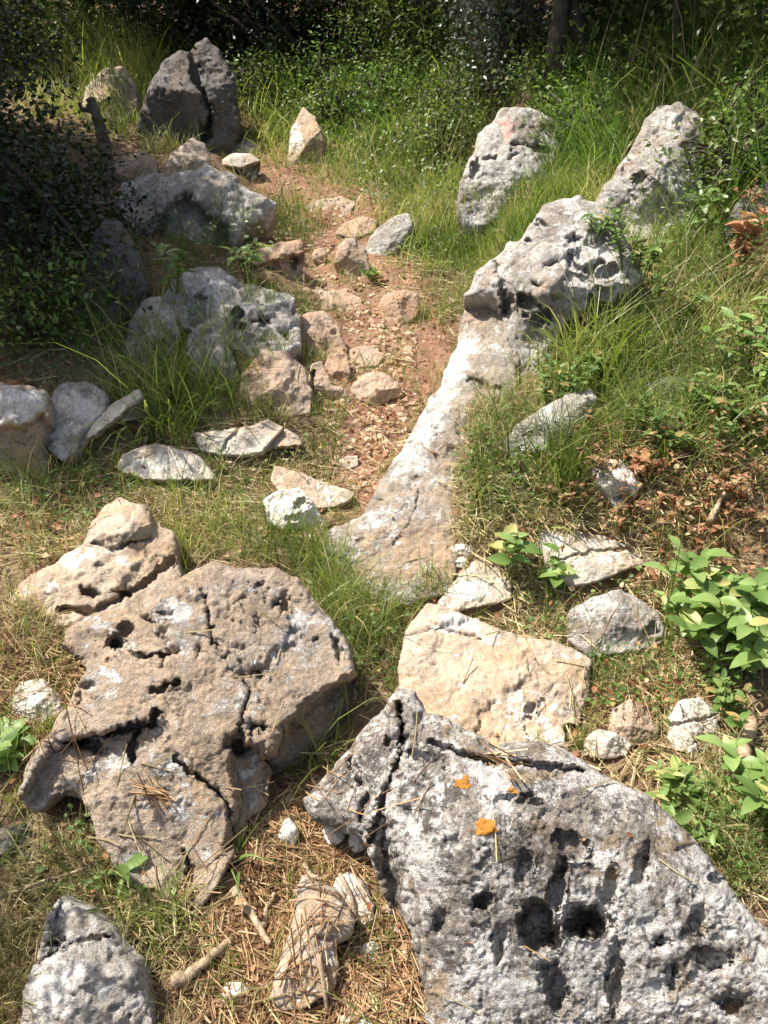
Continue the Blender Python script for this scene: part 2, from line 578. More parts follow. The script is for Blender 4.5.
    if fr:
        for fs, fa in ((2.1, 1.0), (5.0, 0.22)):
            wq = Pn / sm * fs + 0.30 * np.stack([wn, wn2, -wn], 1)
            w1, w2, hid, til = worley(wq, seed + 60, True)
            disp = disp + fa * fr * ((hid - 0.5) * 1.3 + 1.0 * til - 0.6 * (1 - sstep(0.0, 0.10, w2 - w1))) * sstep(0.0, 0.07, w2 - w1)
    if ridg:
        disp = disp + ridg * fbm(Pn * np.array([13.0, 13.0, 24.0]), 3, seed + 31, 0.6, ridged=True)
    if pitn:
        for (ps, pd) in (pitn if isinstance(pitn, list) else [pitn]):
            w1, w2 = worley(Pn * ps + 0.35 * np.stack([wn, wn2, wn], 1), seed)
            msk = sstep(-0.10, 0.25, fbm(Pn * nscale * 0.9, 2, seed + 40))
            disp = disp - pd * (1 - sstep(0.18, 0.42, w1)) * msk
    P = P + N * (disp * np.where(bnd, 0.35, 1.0))[:, None]
    # hidden underside and back: same outline closed behind, going down into the soil
    inn = np.nonzero(~bnd)[0]
    bmap = np.arange(len(P)); bmap[inn] = len(P) + np.arange(len(inn))
    eb = np.clip(dist / (spx * 0.42), 0, 1); pb = np.sqrt(np.clip(1 - (1 - eb) ** 2, 0, 1))
    dirb = np.array([0.0, 0.62, -0.78])
    Pb = CAM + d * back_t[:, None] + dirb * (thick * sm * pb + 0.01)[:, None]
    VV = np.vstack([P, Pb[inn]])
    QQ = np.vstack([Q, bmap[Q[:, ::-1]]])
    at_w = np.zeros(len(VV)); at_r = np.zeros(len(VV)); at_k = np.zeros(len(VV))
    for (kind, cx, cy, rx, ry, val, *rot) in paint:
        an = R(rot[0]) if rot else 0.0
        u = (PW[:, 0] - cx) * math.cos(an) + (PW[:, 1] - cy) * math.sin(an)
        v = -(PW[:, 0] - cx) * math.sin(an) + (PW[:, 1] - cy) * math.cos(an)
        g = val * (1 - sstep(0.55, 1.1, np.sqrt((u / rx) ** 2 + (v / ry) ** 2)))
        {'w': at_w, 'r': at_r, 'k': at_k}[kind][:len(P)] += g
    me = make_mesh(name, VV - Pc, QQ, mat, True, {'white': at_w, 'rust': at_r, 'black': at_k})
    o = link(name, me, Pc, parent)
    tag(o, label, cat, group)
    BV.append(VV); BF.append(QQ + _bn); _bn += len(VV)
    # patches: a skin lifted off the rock's own front, as a part
    for (pname, pmat, plabel, cx, cy, rx, ry, rise) in patches:
        Nf = vnorm(P)
        if np.mean((Nf * d).sum(1)) > 0: Nf = -Nf
        rr = np.sqrt(((PW[:, 0] - cx) / rx) ** 2 + ((PW[:, 1] - cy) / ry) ** 2) + 0.5 * fbm(np.stack([P2[:, 0] / 4.0, P2[:, 1] / 4.0, np.full(len(P2), cx)], 1), 3, 91)
        keep = (rr[Q] < 1).all(1)
        fq = Q[keep]
        us = np.unique(fq); rm = -np.ones(len(P), int); rm[us] = np.arange(len(us))
        hgt = rise * np.sqrt(np.clip(1 - rr[us] ** 2, 0, 1)) + 0.0008
        pv = P[us] + Nf[us] * hgt[:, None]
        pm = make_mesh(pname, pv - Pc, rm[fq], pmat, True, {'tint': np.full(len(us), 0.5)})
        po = link(pname, pm, (0, 0, 0), o)
        if plabel: po['label'] = plabel
    below = np.mean(P[:, 2] < ground_z(P[:, 0], P[:, 1]))
    ROCK_OUT.append((outline, contact, spx, seed))
    return o
# ---------------------------------------------------------------- rock materials
TAN = (0.49, 0.385, 0.29); TAN2 = (0.48, 0.40, 0.31); GREY = (0.42, 0.375, 0.32); PALE = (0.52, 0.475, 0.415)
PINK = (0.46, 0.34, 0.25); WARM = (0.45, 0.365, 0.275)
M_tan = rock_mat('rock_tan', TAN, WARM, rust=(0.40, 0.275, 0.165), rust_amt=0.56, white=0.46, dark=0.42, seed=1.3, bump=0.85, stain=0.45)
M_tan2 = rock_mat('rock_tan_pale', WARM, TAN2, rust=(0.42, 0.27, 0.14), rust_amt=0.42, white=0.34, dark=0.38, seed=4.1, bump=0.6)
M_hero = rock_mat('rock_lichen', (0.47, 0.395, 0.305), (0.40, 0.30, 0.20), rust=(0.36, 0.25, 0.14), rust_amt=0.56, white=0.74, dark=0.56, seed=7.7, bump=0.95, stain=0.78)
M_grey = rock_mat('rock_grey', GREY, PALE, rust=(0.38, 0.26, 0.17), rust_amt=0.12, white=0.58, dark=0.38, seed=11.2, bump=0.85, stain=0.5)
M_grey_shade = rock_mat('rock_grey_shade', (0.17, 0.16, 0.15), (0.25, 0.235, 0.22), rust=(0.30, 0.22, 0.15), rust_amt=0.15, white=0.24, dark=0.6, stain=0.5, seed=15.8, bump=0.9)  # grey rock for shaded spots, the shade mixed into a darker base colour
M_white = rock_mat('rock_white', (0.56, 0.51, 0.44), (0.66, 0.62, 0.56), rust=(0.46, 0.36, 0.25), rust_amt=0.28, white=0.52, dark=0.22, stain=0.15, seed=19.4, bump=0.4)
M_slab = rock_mat('rock_slab', (0.50, 0.43, 0.34), (0.58, 0.52, 0.44), rust=(0.46, 0.31, 0.17), rust_amt=0.34, white=0.34, dark=0.22, stain=0.2, seed=23.9, bump=0.5)
M_orange = rock_mat('rock_orange', (0.48, 0.375, 0.26), (0.53, 0.44, 0.335), rust=(0.44, 0.28, 0.155), rust_amt=0.42, white=0.42, dark=0.36, seed=27.5, bump=0.5)
M_path = rock_mat('rock_path', PINK, (0.47, 0.36, 0.26), rust=(0.40, 0.23, 0.13), rust_amt=0.50, white=0.22, dark=0.26, seed=31.1, bump=0.6)
M_ridge = rock_mat('rock_ridge', (0.44, 0.36, 0.275), (0.40, 0.355, 0.30), rust=(0.40, 0.27, 0.165), rust_amt=0.42, white=0.48, dark=0.40, seed=36.3, bump=0.85, stain=0.45)
M_lich = matte_mat('orange_lichen', [(0.35, (0.26, 0.11, 0.02)), (0.65, (0.44, 0.20, 0.035))], 90, 0.9, 0.8)
M_red = matte_mat('red_paint', [(0.38, (0.42, 0.15, 0.12)), (0.58, (0.52, 0.36, 0.31))], 30, 0.8, 0.3)

# ---------------------------------------------------------------- the two big boulders in front
rock('boulder', 'largest boulder in front, grey-white lichen crust with deep round holes and orange lichen spots',
     [(302, 800), (330, 770), (358, 736), (386, 706), (396, 688), (415, 690), (426, 712), (450, 719), (475, 732), (492, 744), (540, 741), (570, 751), (610, 780), (650, 797), (690, 834), (716, 866), (736, 895), (768, 930), (810, 975), (840, 1180), (432, 1180), (412, 1020), (399, 955), (386, 902), (372, 860), (362, 838), (340, 830), (314, 822)],
     M_hero, contact=(590, 1150), tilt=39, yaw=-6, bulge=0.16, edge=0.42, thick=0.6, nf=6, famp=0.16, rough=0.016, pitn=[(15.0, 0.010), (30.0, 0.006)], step=1.8, jit=3,
     ridg=0.006, frac=.010, grit=.0065, pitk=.75,
     pits=[(540, 925, 23, 28, .11), (587, 923, 24, 19, .09, -10), (556, 985, 18, 28, .07, -20), (440, 922, 7, 19, .03, 15),
           (481, 903, 14, 9, .04, -25), (556, 884, 9, 34, .05, 12), (572, 845, 22, 13, .035, 20), (660, 944, 12, 9, .04), (718, 960, 18, 15, .04), (719, 879, 8, 9, .03),
           (733, 1002, 20, 14, .04), (617, 980, 9, 44, .04, 3), (643, 866, 9, 30, .035, 15),
           (418, 760, 30, 10, .03, 15), (455, 842, 16, 10, .02), (520, 800, 30, 7, .025), (672, 975, 10, 18, .03), (500, 945, 8, 22, .03, 10), (396, 742, 14, 12, .04), (388, 800, 10, 26, .03),
           (700, 915, 8, 20, .025, 20), (525, 868, 9, 20, .03, 15), (610, 890, 8, 24, .03, 12)],
     blocks=[([(290, 800), (385, 690), (400, 745), (385, 792), (366, 845), (300, 840)], .07, 10), ([(362, 838), (384, 800), (410, 850), (425, 930), (440, 1180), (380, 1180), (380, 930)], .10, 22)],
     cracks=[([(398, 705), (404, 745), (386, 792), (368, 846)], 5, .05), ([(430, 742), (470, 757), (520, 764), (580, 770)], 4, .03), ([(350, 760), (368, 790), (360, 820)], 4, .03)],
     paint=[('w', 470, 800, 60, 40, .5), ('w', 560, 800, 90, 24, .5), ('w', 700, 890, 45, 40, .55), ('w', 480, 950, 50, 50, .4), ('w', 600, 1000, 60, 40, .4), ('k', 500, 840, 90, 36, .4), ('k', 395, 760, 40, 24, .35), ('r', 720, 940, 40, 40, .3), ('k', 540, 925, 22, 24, .6), ('k', 588, 923, 20, 18, .6), ('r', 660, 840, 36, 40, .4)],  # black ellipses also cover the largest holes
     patches=[('lichen_patch', M_lich, 'largest orange lichen spot', 485, 827, 13, 11, .0007), ('lichen_patch', M_lich, None, 464, 783, 11, 6.5, .0006), ('lichen_patch', M_lich, None, 511, 790, 7, 6, .0006)])

rock('boulder', 'large flat-topped tan boulder with cracked, cavity-ridden top, left of the needle-strewn gap',
     [(18, 797), (26, 768), (40, 745), (50, 735), (60, 716), (70, 702), (88, 668), (62, 648), (66, 628), (95, 612), (122, 609), (150, 612), (170, 587), (190, 572), (212, 562), (240, 568), (272, 567), (298, 578), (318, 604), (340, 630), (353, 655), (358, 675), (354, 700), (334, 733), (300, 762), (268, 776), (266, 802), (248, 818), (236, 852), (218, 886), (193, 922), (175, 908), (158, 890), (138, 889), (112, 864), (98, 838), (84, 800), (60, 795), (36, 815)],
     M_tan, contact=(180, 922), tilt=30, yaw=8, lift=.05, bulge=0.10, edge=0.16, thick=0.5, nf=7, famp=0.16, rough=0.012, pitn=[(22.0, 0.006)], step=1.8, jit=3.4,
     ridg=0.003, frac=.020, grit=.0055, pitk=.55,
     pits=[(84, 694, 17, 13, .08), (127, 629, 9, 10, .06), (117, 642, 8, 10, .06), (161, 666, 6, 9, .045), (258, 625, 6, 13, .06), (254, 672, 20, 8, .06, -12), (240, 603, 9, 5, .04), (275, 605, 7, 8, .045),
           (285, 607, 5, 12, .04), (240, 742, 15, 17, .08), (255, 728, 14, 9, .06, 30), (88, 747, 22, 10, .08, 10), (337, 648, 5, 15, .05, -15), 
           (162, 614, 16, 6, .04), (292, 632, 6, 8, .03), (200, 650, 7, 9, .025), (262, 588, 10, 4, .03), (316, 642, 8, 5, .03), (100, 660, 9, 5, .03)],
     blocks=[([(362, 668), (322, 688), (298, 708), (276, 732), (266, 752), (255, 762), (268, 780), (300, 790), (345, 745), (366, 700)], .14, 9),
             ([(18, 800), (48, 742), (72, 742), (96, 737), (118, 730), (152, 724), (157, 716), (170, 728), (150, 760), (120, 770), (90, 800), (60, 830), (10, 830)], .04, 7),
             ([(60, 625), (62, 655), (88, 672), (115, 650), (140, 652), (172, 660), (178, 650), (150, 612), (122, 600), (80, 605)], .05, 6),
             ([(232, 738), (270, 748), (272, 815), (240, 855), (222, 850), (234, 800), (226, 760)], .06, 7)],
     cracks=[([(116, 645), (136, 656), (172, 656), (178, 652)], 4, .05), ([(48, 737), (72, 744), (96, 737), (118, 730), (152, 724), (156, 714)], 4.5, .06), ([(137, 734), (130, 752), (136, 766)], 4, .04),
             ([(176, 760), (196, 775), (226, 800), (232, 830)], 3.5, .03), ([(205, 600), (212, 640), (250, 690), (240, 730)], 3, .02), ([(150, 690), (168, 684), (180, 680)], 3, .025), ([(180, 905), (190, 870), (185, 850)], 3, .03)],
     paint=[('w', 172, 612, 26, 14, .7), ('w', 105, 680, 24, 20, .5), ('w', 305, 622, 20, 14, .4), ('k', 160, 610, 14, 14, .6), ('k', 225, 640, 60, 40, .15), ('r', 210, 770, 60, 60, .25), ('r', 240, 610, 50, 30, .2), ('w', 130, 860, 14, 10, .5)])

# ---------------------------------------------------------------- left foreground
rock('boulder', 'low tan boulder behind the large cavity-ridden one, humped at its far end',
     [(4, 600), (38, 570), (84, 545), (94, 520), (105, 504), (122, 497), (145, 504), (158, 525), (176, 532), (180, 560), (182, 590), (165, 625), (110, 640), (62, 650), (48, 628), (22, 608)],
     M_tan2, contact=(90, 655), tilt=27, yaw=-4, lift=.03, bulge=0.14, edge=0.5, nf=6, famp=0.16, rough=0.022, step=1.7, pitn=(12.0, 0.008), ridg=0.007,
     pits=[(90, 592, 14, 8, .05), (122, 592, 14, 7, .04), (100, 566, 8, 5, .02)], cracks=[([(60, 610), (95, 612), (150, 580), (172, 560)], 4, .03), ([(92, 545), (110, 548), (150, 540)], 3, .02)],
     blocks=[([(88, 545), (105, 500), (125, 493), (150, 500), (162, 528), (130, 545)], -.03, 12)], paint=[('w', 95, 560, 60, 14, .4), ('w', 40, 590, 30, 14, .4), ('r', 150, 560, 30, 30, .3)])
rock('rock', 'pale cream lump of rock above the leafy sprout at the left edge',
     [(5, 726), (8, 700), (20, 681), (44, 679), (60, 696), (66, 714), (52, 724), (26, 730)], M_slab, contact=(34, 727), tilt=40, bulge=.3, edge=.8, nf=5, famp=.3, rough=.04, paint=[('w', 25, 700, 22, 18, .4)])
rock('rock', 'wedge of stone leaning on the left end of the tan boulder, dark on one side',
     [(32, 774), (42, 748), (54, 738), (64, 748), (70, 770), (52, 780)], M_tan2, contact=(50, 779), tilt=52, yaw=-20, bulge=.2, nf=4, famp=.4, rough=.03)
rock('rock', 'shaded smooth grey-brown stone cut off by the left edge above the dry grass',
     [(-22, 866), (-20, 832), (22, 824), (37, 834), (32, 852), (16, 866)], M_grey_shade, contact=(5, 866), tilt=50, yaw=40, bulge=.3, nf=4, famp=.3, rough=.03)
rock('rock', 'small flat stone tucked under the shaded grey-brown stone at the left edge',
     [(8, 866), (22, 852), (40, 846), (52, 852), (40, 864), (22, 872)], M_grey_shade, contact=(30, 870), tilt=30, nf=3, famp=.2, rough=.03)
rock('boulder', 'grey-and-buff boulder with a white face in the bottom-left corner',
     [(0, 1130), (22, 995), (36, 955), (48, 915), (60, 898), (88, 908), (110, 924), (122, 946), (140, 960), (150, 986), (160, 1130)],
     M_grey, contact=(85, 1120), tilt=34, yaw=-8, bulge=.13, edge=.3, nf=6, famp=.25, rough=.03, pitn=(14.0, .008), ridg=.007,
     pits=[(54, 944, 13, 7, .05, -20)], cracks=[([(38, 962), (70, 945), (108, 936)], 4, .03)], blocks=[([(40, 950), (56, 895), (95, 900), (112, 930), (72, 946)], .03, 6)],
     paint=[('w', 70, 990, 40, 40, .4), ('k', 85, 925, 22, 14, .3), ('r', 110, 980, 24, 40, .6)])

# ---------------------------------------------------------------- needle-strewn gap
rock('rock', 'half-buried buff rock with reddish stain in the pine needles between the two big boulders',
     [(270, 1000), (283, 955), (296, 915), (296, 885), (303, 876), (318, 882), (338, 892), (356, 920), (352, 934), (336, 945), (338, 965), (334, 988), (310, 1006), (284, 1012)],
     M_tan2, contact=(300, 1014), tilt=30, lift=.03, grit=.004, bulge=.20, edge=.6, nf=5, famp=.14, rough=.028, step=1.4, ridg=.006, pits=[(325, 938, 14, 5, .010)],
     paint=[('r', 318, 905, 24, 20, .8), ('r', 297, 965, 12, 14, .9), ('w', 320, 955, 20, 16, .5)])
rock('rock', 'egg-shaped buff stone touching the half-buried reddish-stained rock',
     [(331, 892), (336, 878), (348, 872), (362, 880), (373, 900), (374, 922), (364, 930), (352, 920), (340, 906)], M_slab, contact=(360, 932), tilt=36, lift=.012, bulge=.35, edge=.9, nf=0, rough=.02, paint=[('w', 350, 880, 14, 8, .6)])
def cobble(px, py, rx, ry, label, mat=None, rot=0.0, tilt=40, group=None, nf=6):
    rg = np.random.default_rng(int(px * 7 + py))
    n = 11; pts = []
    for k in range(n):
        a = k / n * 2 * math.pi
        r = rg.uniform(.88, 1.1)
        u, v = rx * r * math.cos(a), ry * r * math.sin(a)
        c, s = math.cos(R(rot)), math.sin(R(rot))
        pts.append((px + u * c - v * s, py + u * s + v * c))
    return rock('stone', label, pts, mat or M_white, contact=(px, py + ry * .9), tilt=tilt, yaw=float(rg.uniform(-20, 20)), bulge=.34, edge=.8, nf=nf, famp=.4, rough=.02, jit=.7, cat='stone', group=group, seed=int(px + py), lift=.012)
cobble(288, 835, 10, 17, 'upright white cobble in the needles beside the tan boulder', rot=8, tilt=55)
cobble(334, 834, 12, 12, 'white pebble wedged under the left toe of the lichen-crusted boulder')
cobble(358, 841, 10, 12, 'white pebble against the lichen-crusted boulder, next to the one under its toe')
cobble(371, 954, 12, 13, 'white cobble on the needles just below the egg-shaped stone')
cobble(236, 994, 17, 14, 'isolated white cobble lying in needles to the left of the half-buried rock')
cobble(347, 1022, 11, 8, 'white cobble cut by the bottom edge, the smaller and left of a pair')
cobble(366, 1026, 12, 8, 'white cobble cut by the bottom edge, the right of a pair')

# ---------------------------------------------------------------- middle left
rock('rock', 'blocky grey-topped rock cut off by the left edge, dead red leaves on its top',
     [(-30, 500), (-30, 392), (-5, 383), (28, 384), (46, 392), (50, 418), (44, 440), (50, 480), (30, 500)], M_tan2, contact=(15, 498), lift=0.06, tilt=52, yaw=14, bulge=.2, edge=.4, nf=5, famp=.3, rough=.03, pitn=(14, .006),
     blocks=[([(-30, 425), (20, 425), (42, 410), (55, 430), (60, 510), (-30, 510)], .05, 5)], paint=[('w', 15, 405, 36, 22, .8), ('r', 10, 460, 40, 30, .4)])
rock('rock', 'sloping pale rock between the blocky grey-topped rock and the sharp-edged slab',
     [(48, 450), (47, 412), (54, 390), (66, 381), (92, 383), (108, 394), (106, 412), (86, 430), (76, 452), (62, 462)], M_grey, contact=(62, 462), lift=0.06, tilt=42, yaw=-8, bulge=.18, nf=5, famp=.3, rough=.025, pitn=(16, .005), paint=[('w', 75, 410, 30, 24, .3)])
rock('rock', 'tilted slab with a sharp pale upper edge and a shaded front face',
     [(70, 462), (78, 432), (94, 414), (112, 404), (139, 389), (144, 398), (144, 430), (136, 462), (118, 482), (98, 486), (80, 478)], M_slab, contact=(108, 486), lift=0.06, tilt=35, yaw=-15, bulge=.05, edge=.3, nf=0, rough=.015, jit=1.2,
     blocks=[([(74, 450), (97, 434), (122, 414), (145, 394), (155, 420), (145, 500), (60, 500)], .20, 7)])
rock('rock', 'pale flat slab in the grass, left of the cracked slab',
     [(117, 465), (122, 455), (145, 445), (166, 446), (190, 451), (206, 462), (216, 476), (212, 487), (180, 492), (140, 498), (126, 490)], M_slab, contact=(165, 492), lift=0.035, tilt=26, bulge=.10, edge=.35, nf=3, famp=.12, rough=.015, blocks=[([(115, 470), (150, 480), (216, 480), (218, 500), (118, 505)], .06, 5)], paint=[('w', 150, 462, 36, 14, .5)])
rock('rock', 'long cream slab with a hairline crack, left piece of a split slab',
     [(192, 432), (212, 431), (248, 426), (268, 419), (284, 427), (272, 440), (261, 452), (240, 455), (216, 454), (200, 450)], M_slab, contact=(230, 456), lift=0.035, tilt=28, bulge=.08, edge=.3, nf=3, famp=.12, rough=.012, cracks=[([(222, 452), (228, 440), (240, 428)], 2, .015)])
rock('rock', 'brown-fronted right piece of the split slab, beside the path',
     [(262, 452), (273, 440), (286, 428), (300, 437), (306, 450), (304, 468), (290, 466), (262, 459)], M_tan2, contact=(284, 468), lift=0.035, tilt=32, bulge=.08, edge=.3, nf=2, famp=.15, rough=.012, blocks=[([(258, 456), (275, 448), (306, 444), (310, 475), (258, 470)], .07, 4)])
rock('rock', 'smooth orange-tan slab beside the path above the white broken block',
     [(270, 480), (274, 466), (300, 472), (330, 485), (355, 492), (350, 501), (335, 507), (318, 509), (300, 500), (280, 492)], M_orange, contact=(318, 510), lift=0.03, tilt=26, yaw=8, bulge=.08, edge=.3, nf=2, famp=.1, rough=.010)
rock('rock', 'white broken block with grey hollows leaning against the orange-tan slab',
     [(262, 500), (280, 490), (300, 488), (313, 500), (320, 514), (328, 526), (318, 533), (300, 527), (284, 532), (268, 520)], M_white, contact=(295, 533), lift=0.03, tilt=48, bulge=.18, edge=.4, nf=6, famp=.5, rough=.03, pits=[(300, 505, 10, 7, .03), (292, 518, 8, 5, .02)])
rock('stone', 'little pale flat stone on the edge of the path above the long ridge of rock',
     [(333, 463), (344, 457), (358, 455), (359, 465), (346, 470)], M_slab, contact=(346, 470), tilt=30, nf=2, famp=.2, rough=.02, cat='stone')

# ---------------------------------------------------------------- long ridge, right boulders
rock('boulder', 'long smooth ridge of rock streaked white, running down beside the path into the grass',
     [(312, 552), (326, 532), (358, 516), (372, 498), (396, 456), (420, 418), (440, 386), (454, 350), (462, 322), (468, 294), (478, 272), (498, 258), (520, 290), (524, 340), (516, 385), (500, 420), (486, 440), (474, 475), (468, 515), (462, 555), (450, 592), (405, 606), (350, 600), (322, 580)],
     M_ridge, contact=(385, 600), tilt=23, yaw=-30, lift=.05, bulge=.24, edge=1.0, nf=5, famp=.12, rough=.05, step=1.6, jit=6.0, ridg=.009, frac=.016, grit=.008, pitn=[(14, .010)],
     cracks=[([(470, 380), (500, 390)], 3, .03), ([(392, 545), (412, 520), (418, 492)], 1.6, .008)], pits=[(382, 500, 6, 4, .02), (460, 325, 6, 9, .03), (360, 540, 8, 4, .015), (418, 478, 5, 4, .012), (395, 490, 4, 3, .012)],
     paint=[('w', 420, 440, 22, 62, .55, 30), ('w', 458, 360, 16, 46, .5, 24), ('w', 375, 520, 26, 10, .5, -20), ('r', 410, 560, 56, 40, 1.0), ('r', 462, 440, 20, 70, .7, 20), ('k', 470, 400, 18, 60, .35, 15), ('k', 380, 560, 40, 10, .2), ('r', 360, 560, 40, 20, .6), ('k', 485, 310, 16, 30, .3)])
rock('boulder', 'biggest grey-white boulder on the right bank, with dark hollows and a shaded undercut side',
     [(462, 296), (475, 281), (488, 260), (508, 242), (522, 238), (532, 226), (546, 205), (562, 199), (582, 195), (602, 205), (624, 221), (628, 242), (641, 273), (639, 298), (622, 330), (606, 356), (580, 360), (548, 372), (528, 390), (516, 378), (507, 345), (502, 312), (486, 300)],
     M_grey, contact=(535, 390), tilt=50, yaw=-12, bulge=.22, edge=.6, nf=7, famp=.30, rough=.026, step=1.6, pitn=(8, .012), ridg=.007,
     pits=[(507, 308, 8, 16, .07), (527, 303, 11, 13, .07), (543, 317, 9, 8, .05), (537, 285, 9, 8, .04), (575, 240, 10, 6, .04), (560, 262, 20, 6, .04, -20), (540, 225, 6, 8, .03), (590, 298, 4, 6, .03), (612, 270, 12, 8, .05), (530, 242, 7, 5, .03)],
     blocks=[([(640, 282), (616, 300), (590, 307), (566, 325), (548, 352), (545, 385), (600, 375), (630, 345), (650, 300)], .22, 12), ([(560, 262), (590, 258), (604, 238), (640, 240), (650, 285), (600, 290), (575, 275)], -.02, 5)],
     cracks=[([(545, 270), (565, 262), (585, 270), (600, 262)], 3, .03), ([(500, 345), (505, 300), (495, 262)], 4, .03)], paint=[('w', 590, 250, 40, 40, .35), ('k', 530, 300, 34, 20, .5), ('r', 490, 280, 20, 30, .4), ('k', 545, 230, 14, 14, .4)])  # one black ellipse spans the cluster of hollows
rock('boulder', 'pale pointed boulder behind the biggest one on the right, its top half in leaf shade',
     [(596, 205), (602, 190), (612, 178), (630, 150), (648, 120), (660, 107), (682, 104), (698, 112), (706, 132), (702, 155), (700, 185), (694, 215), (676, 240), (640, 252), (600, 240), (588, 215)],
     M_grey, contact=(645, 256), tilt=52, yaw=-14, bulge=.2, edge=.5, nf=6, famp=.35, rough=.03, step=1.4, pitn=(9, .01), ridg=.010, pits=[(640, 178, 12, 7, .04, -25), (625, 165, 6, 10, .03)], paint=[('r', 628, 160, 14, 26, .5, 30), ('w', 640, 195, 30, 16, .3)])
rock('boulder', 'white-grey boulder with a red paint mark near its top, tall grass behind',
     [(456, 205), (461, 178), (474, 152), (478, 134), (490, 124), (499, 108), (516, 106), (536, 110), (551, 120), (561, 143), (564, 168), (556, 192), (530, 208), (500, 220), (480, 226), (462, 216)],
     M_grey, contact=(498, 226), tilt=58, yaw=-8, bulge=.22, edge=.55, nf=6, famp=.30, rough=.03, step=1.4, pitn=(10, .01), ridg=.010, pits=[(475, 170, 5, 14, .05, 10), (536, 150, 14, 5, .04, 12), (490, 158, 7, 5, .03), (512, 155, 5, 4, .03)],
     cracks=[([(510, 145), (530, 145), (552, 152)], 2.5, .03)], paint=[('r', 530, 125, 22, 10, .6), ('w', 500, 170, 30, 26, .3), ('r', 470, 190, 8, 16, .5)], patches=[('paint_mark', M_red, 'red waymark paint', 506, 128, 7, 12, .0012), ])
rock('rock', 'grey rock at the right edge under overhanging grass',
     [(722, 240), (728, 218), (742, 196), (768, 182), (800, 178), (805, 236), (768, 242), (742, 246)], M_grey_shade, contact=(745, 247), tilt=48, bulge=.2, nf=5, famp=.35, rough=.03)
rock('rock', 'pale rock half hidden by grass below the biggest right-bank boulder',
     [(500, 445), (514, 428), (540, 408), (566, 394), (590, 388), (598, 398), (586, 420), (566, 440), (540, 452), (512, 456)], M_grey, contact=(540, 454), lift=0.03, tilt=34, bulge=.2, nf=4, famp=.25, rough=.025)
rock('rock', 'shaded grey-green rock sunk in the grass on the right bank',
     [(628, 402), (640, 386), (668, 376), (700, 380), (712, 396), (700, 410), (660, 414)], M_grey_shade, contact=(668, 413), tilt=40, bulge=.2, nf=3, famp=.25, rough=.025)
rock('rock', 'bright white rock among red-brown dry leaves on the right bank', lift=.05, outline=
     [(592, 470), (600, 459), (620, 459), (632, 472), (641, 486), (634, 500), (618, 510), (610, 498), (598, 485)], mat=M_white, contact=(616, 510), tilt=48, bulge=.22, nf=6, famp=.45, rough=.03, pits=[(622, 496, 8, 6, .03)])
rock('rock', 'long cream slab under the dry leaves, below the bright white rock', lift=.05, outline=
     [(536, 540), (544, 525), (560, 529), (600, 534), (640, 534), (657, 545), (650, 561), (620, 572), (590, 583), (574, 586), (558, 575), (544, 560)], mat=M_slab, contact=(585, 586), tilt=24, bulge=.12, edge=.5, nf=5, famp=.2, rough=.018, paint=[('w', 552, 540, 16, 14, .8), ('w', 610, 550, 40, 16, .5)], cracks=[([(560, 560), (590, 552), (640, 548)], 2, .015)])
rock('rock', 'cream rock above the flat tan slab, at the end of the long ridge',
     [(437, 604), (453, 582), (474, 560), (496, 564), (510, 580), (512, 598), (492, 604), (468, 608), (448, 614)], M_slab, contact=(470, 612), lift=0.03, tilt=28, bulge=.15, nf=4, famp=.22, rough=.02, paint=[('w', 470, 590, 26, 12, .7)])
cobble(463, 549, 13, 6, 'elongated white pebble beside the ridge foot, upper of two')
cobble(461, 562, 9, 6, 'short white pebble beside the ridge foot, lower of two')
rock('boulder', 'flat orange-tan slab mottled with grey lichen, between the ridge and the front boulder',
     [(398, 668), (406, 632), (427, 602), (441, 606), (460, 614), (480, 621), (520, 636), (546, 639), (576, 650), (592, 662), (590, 692), (582, 716), (577, 742), (560, 755), (530, 762), (480, 760), (440, 745), (412, 718), (400, 695)],
     M_orange, contact=(500, 758), tilt=25, yaw=4, bulge=.12, edge=.45, nf=4, famp=.10, rough=.014, step=1.7, jit=2, ridg=.005, pits=[(531, 707, 4, 6, .03), (575, 735, 9, 10, .04)], cracks=[([(405, 640), (440, 628), (480, 640)], 2, .012), ([(527, 740), (528, 720), (545, 700)], 2, .012)],
     paint=[('k', 425, 660, 22, 26, .35), ('w', 455, 625, 30, 10, .6), ('w', 530, 700, 34, 26, .35), ('k', 570, 715, 18, 26, .5), ('r', 500, 650, 44, 16, .7), ('r', 560, 670, 30, 16, .4), ('k', 560, 650, 30, 8, .3)])
rock('rock', 'white rock blotched dark grey, beside the broad-leaved plant',
     [(567, 640), (570, 612), (590, 598), (620, 588), (640, 599), (660, 615), (669, 636), (656, 648), (620, 654), (588, 656)], M_grey, contact=(615, 655), lift=.0452, tilt=38, bulge=.2, nf=6, famp=.35, rough=.03, pitn=(16, .008), paint=[('k', 620, 620, 24, 14, .5), ('w', 605, 610, 30, 12, .5)], pits=[(652, 630, 10, 8, .03)])
rock('rock', 'small tan rock between the flat mottled slab and the round white rock',
     [(608, 728), (614, 708), (630, 698), (644, 706), (660, 728), (655, 742), (630, 748), (614, 742)], M_tan2, contact=(636, 747), lift=.025, tilt=42, bulge=.25, nf=5, famp=.35, rough=.025)
rock('rock', 'cream stone with an orange side in front of the small tan rock',
     [(583, 755), (586, 738), (596, 729), (614, 732), (632, 744), (628, 755), (606, 760)], M_slab, contact=(606, 760), lift=.025, tilt=42, bulge=.25, nf=4, famp=.3, rough=.025, paint=[('w', 610, 740, 18, 8, .6), ('r', 588, 748, 6, 10, .7)])
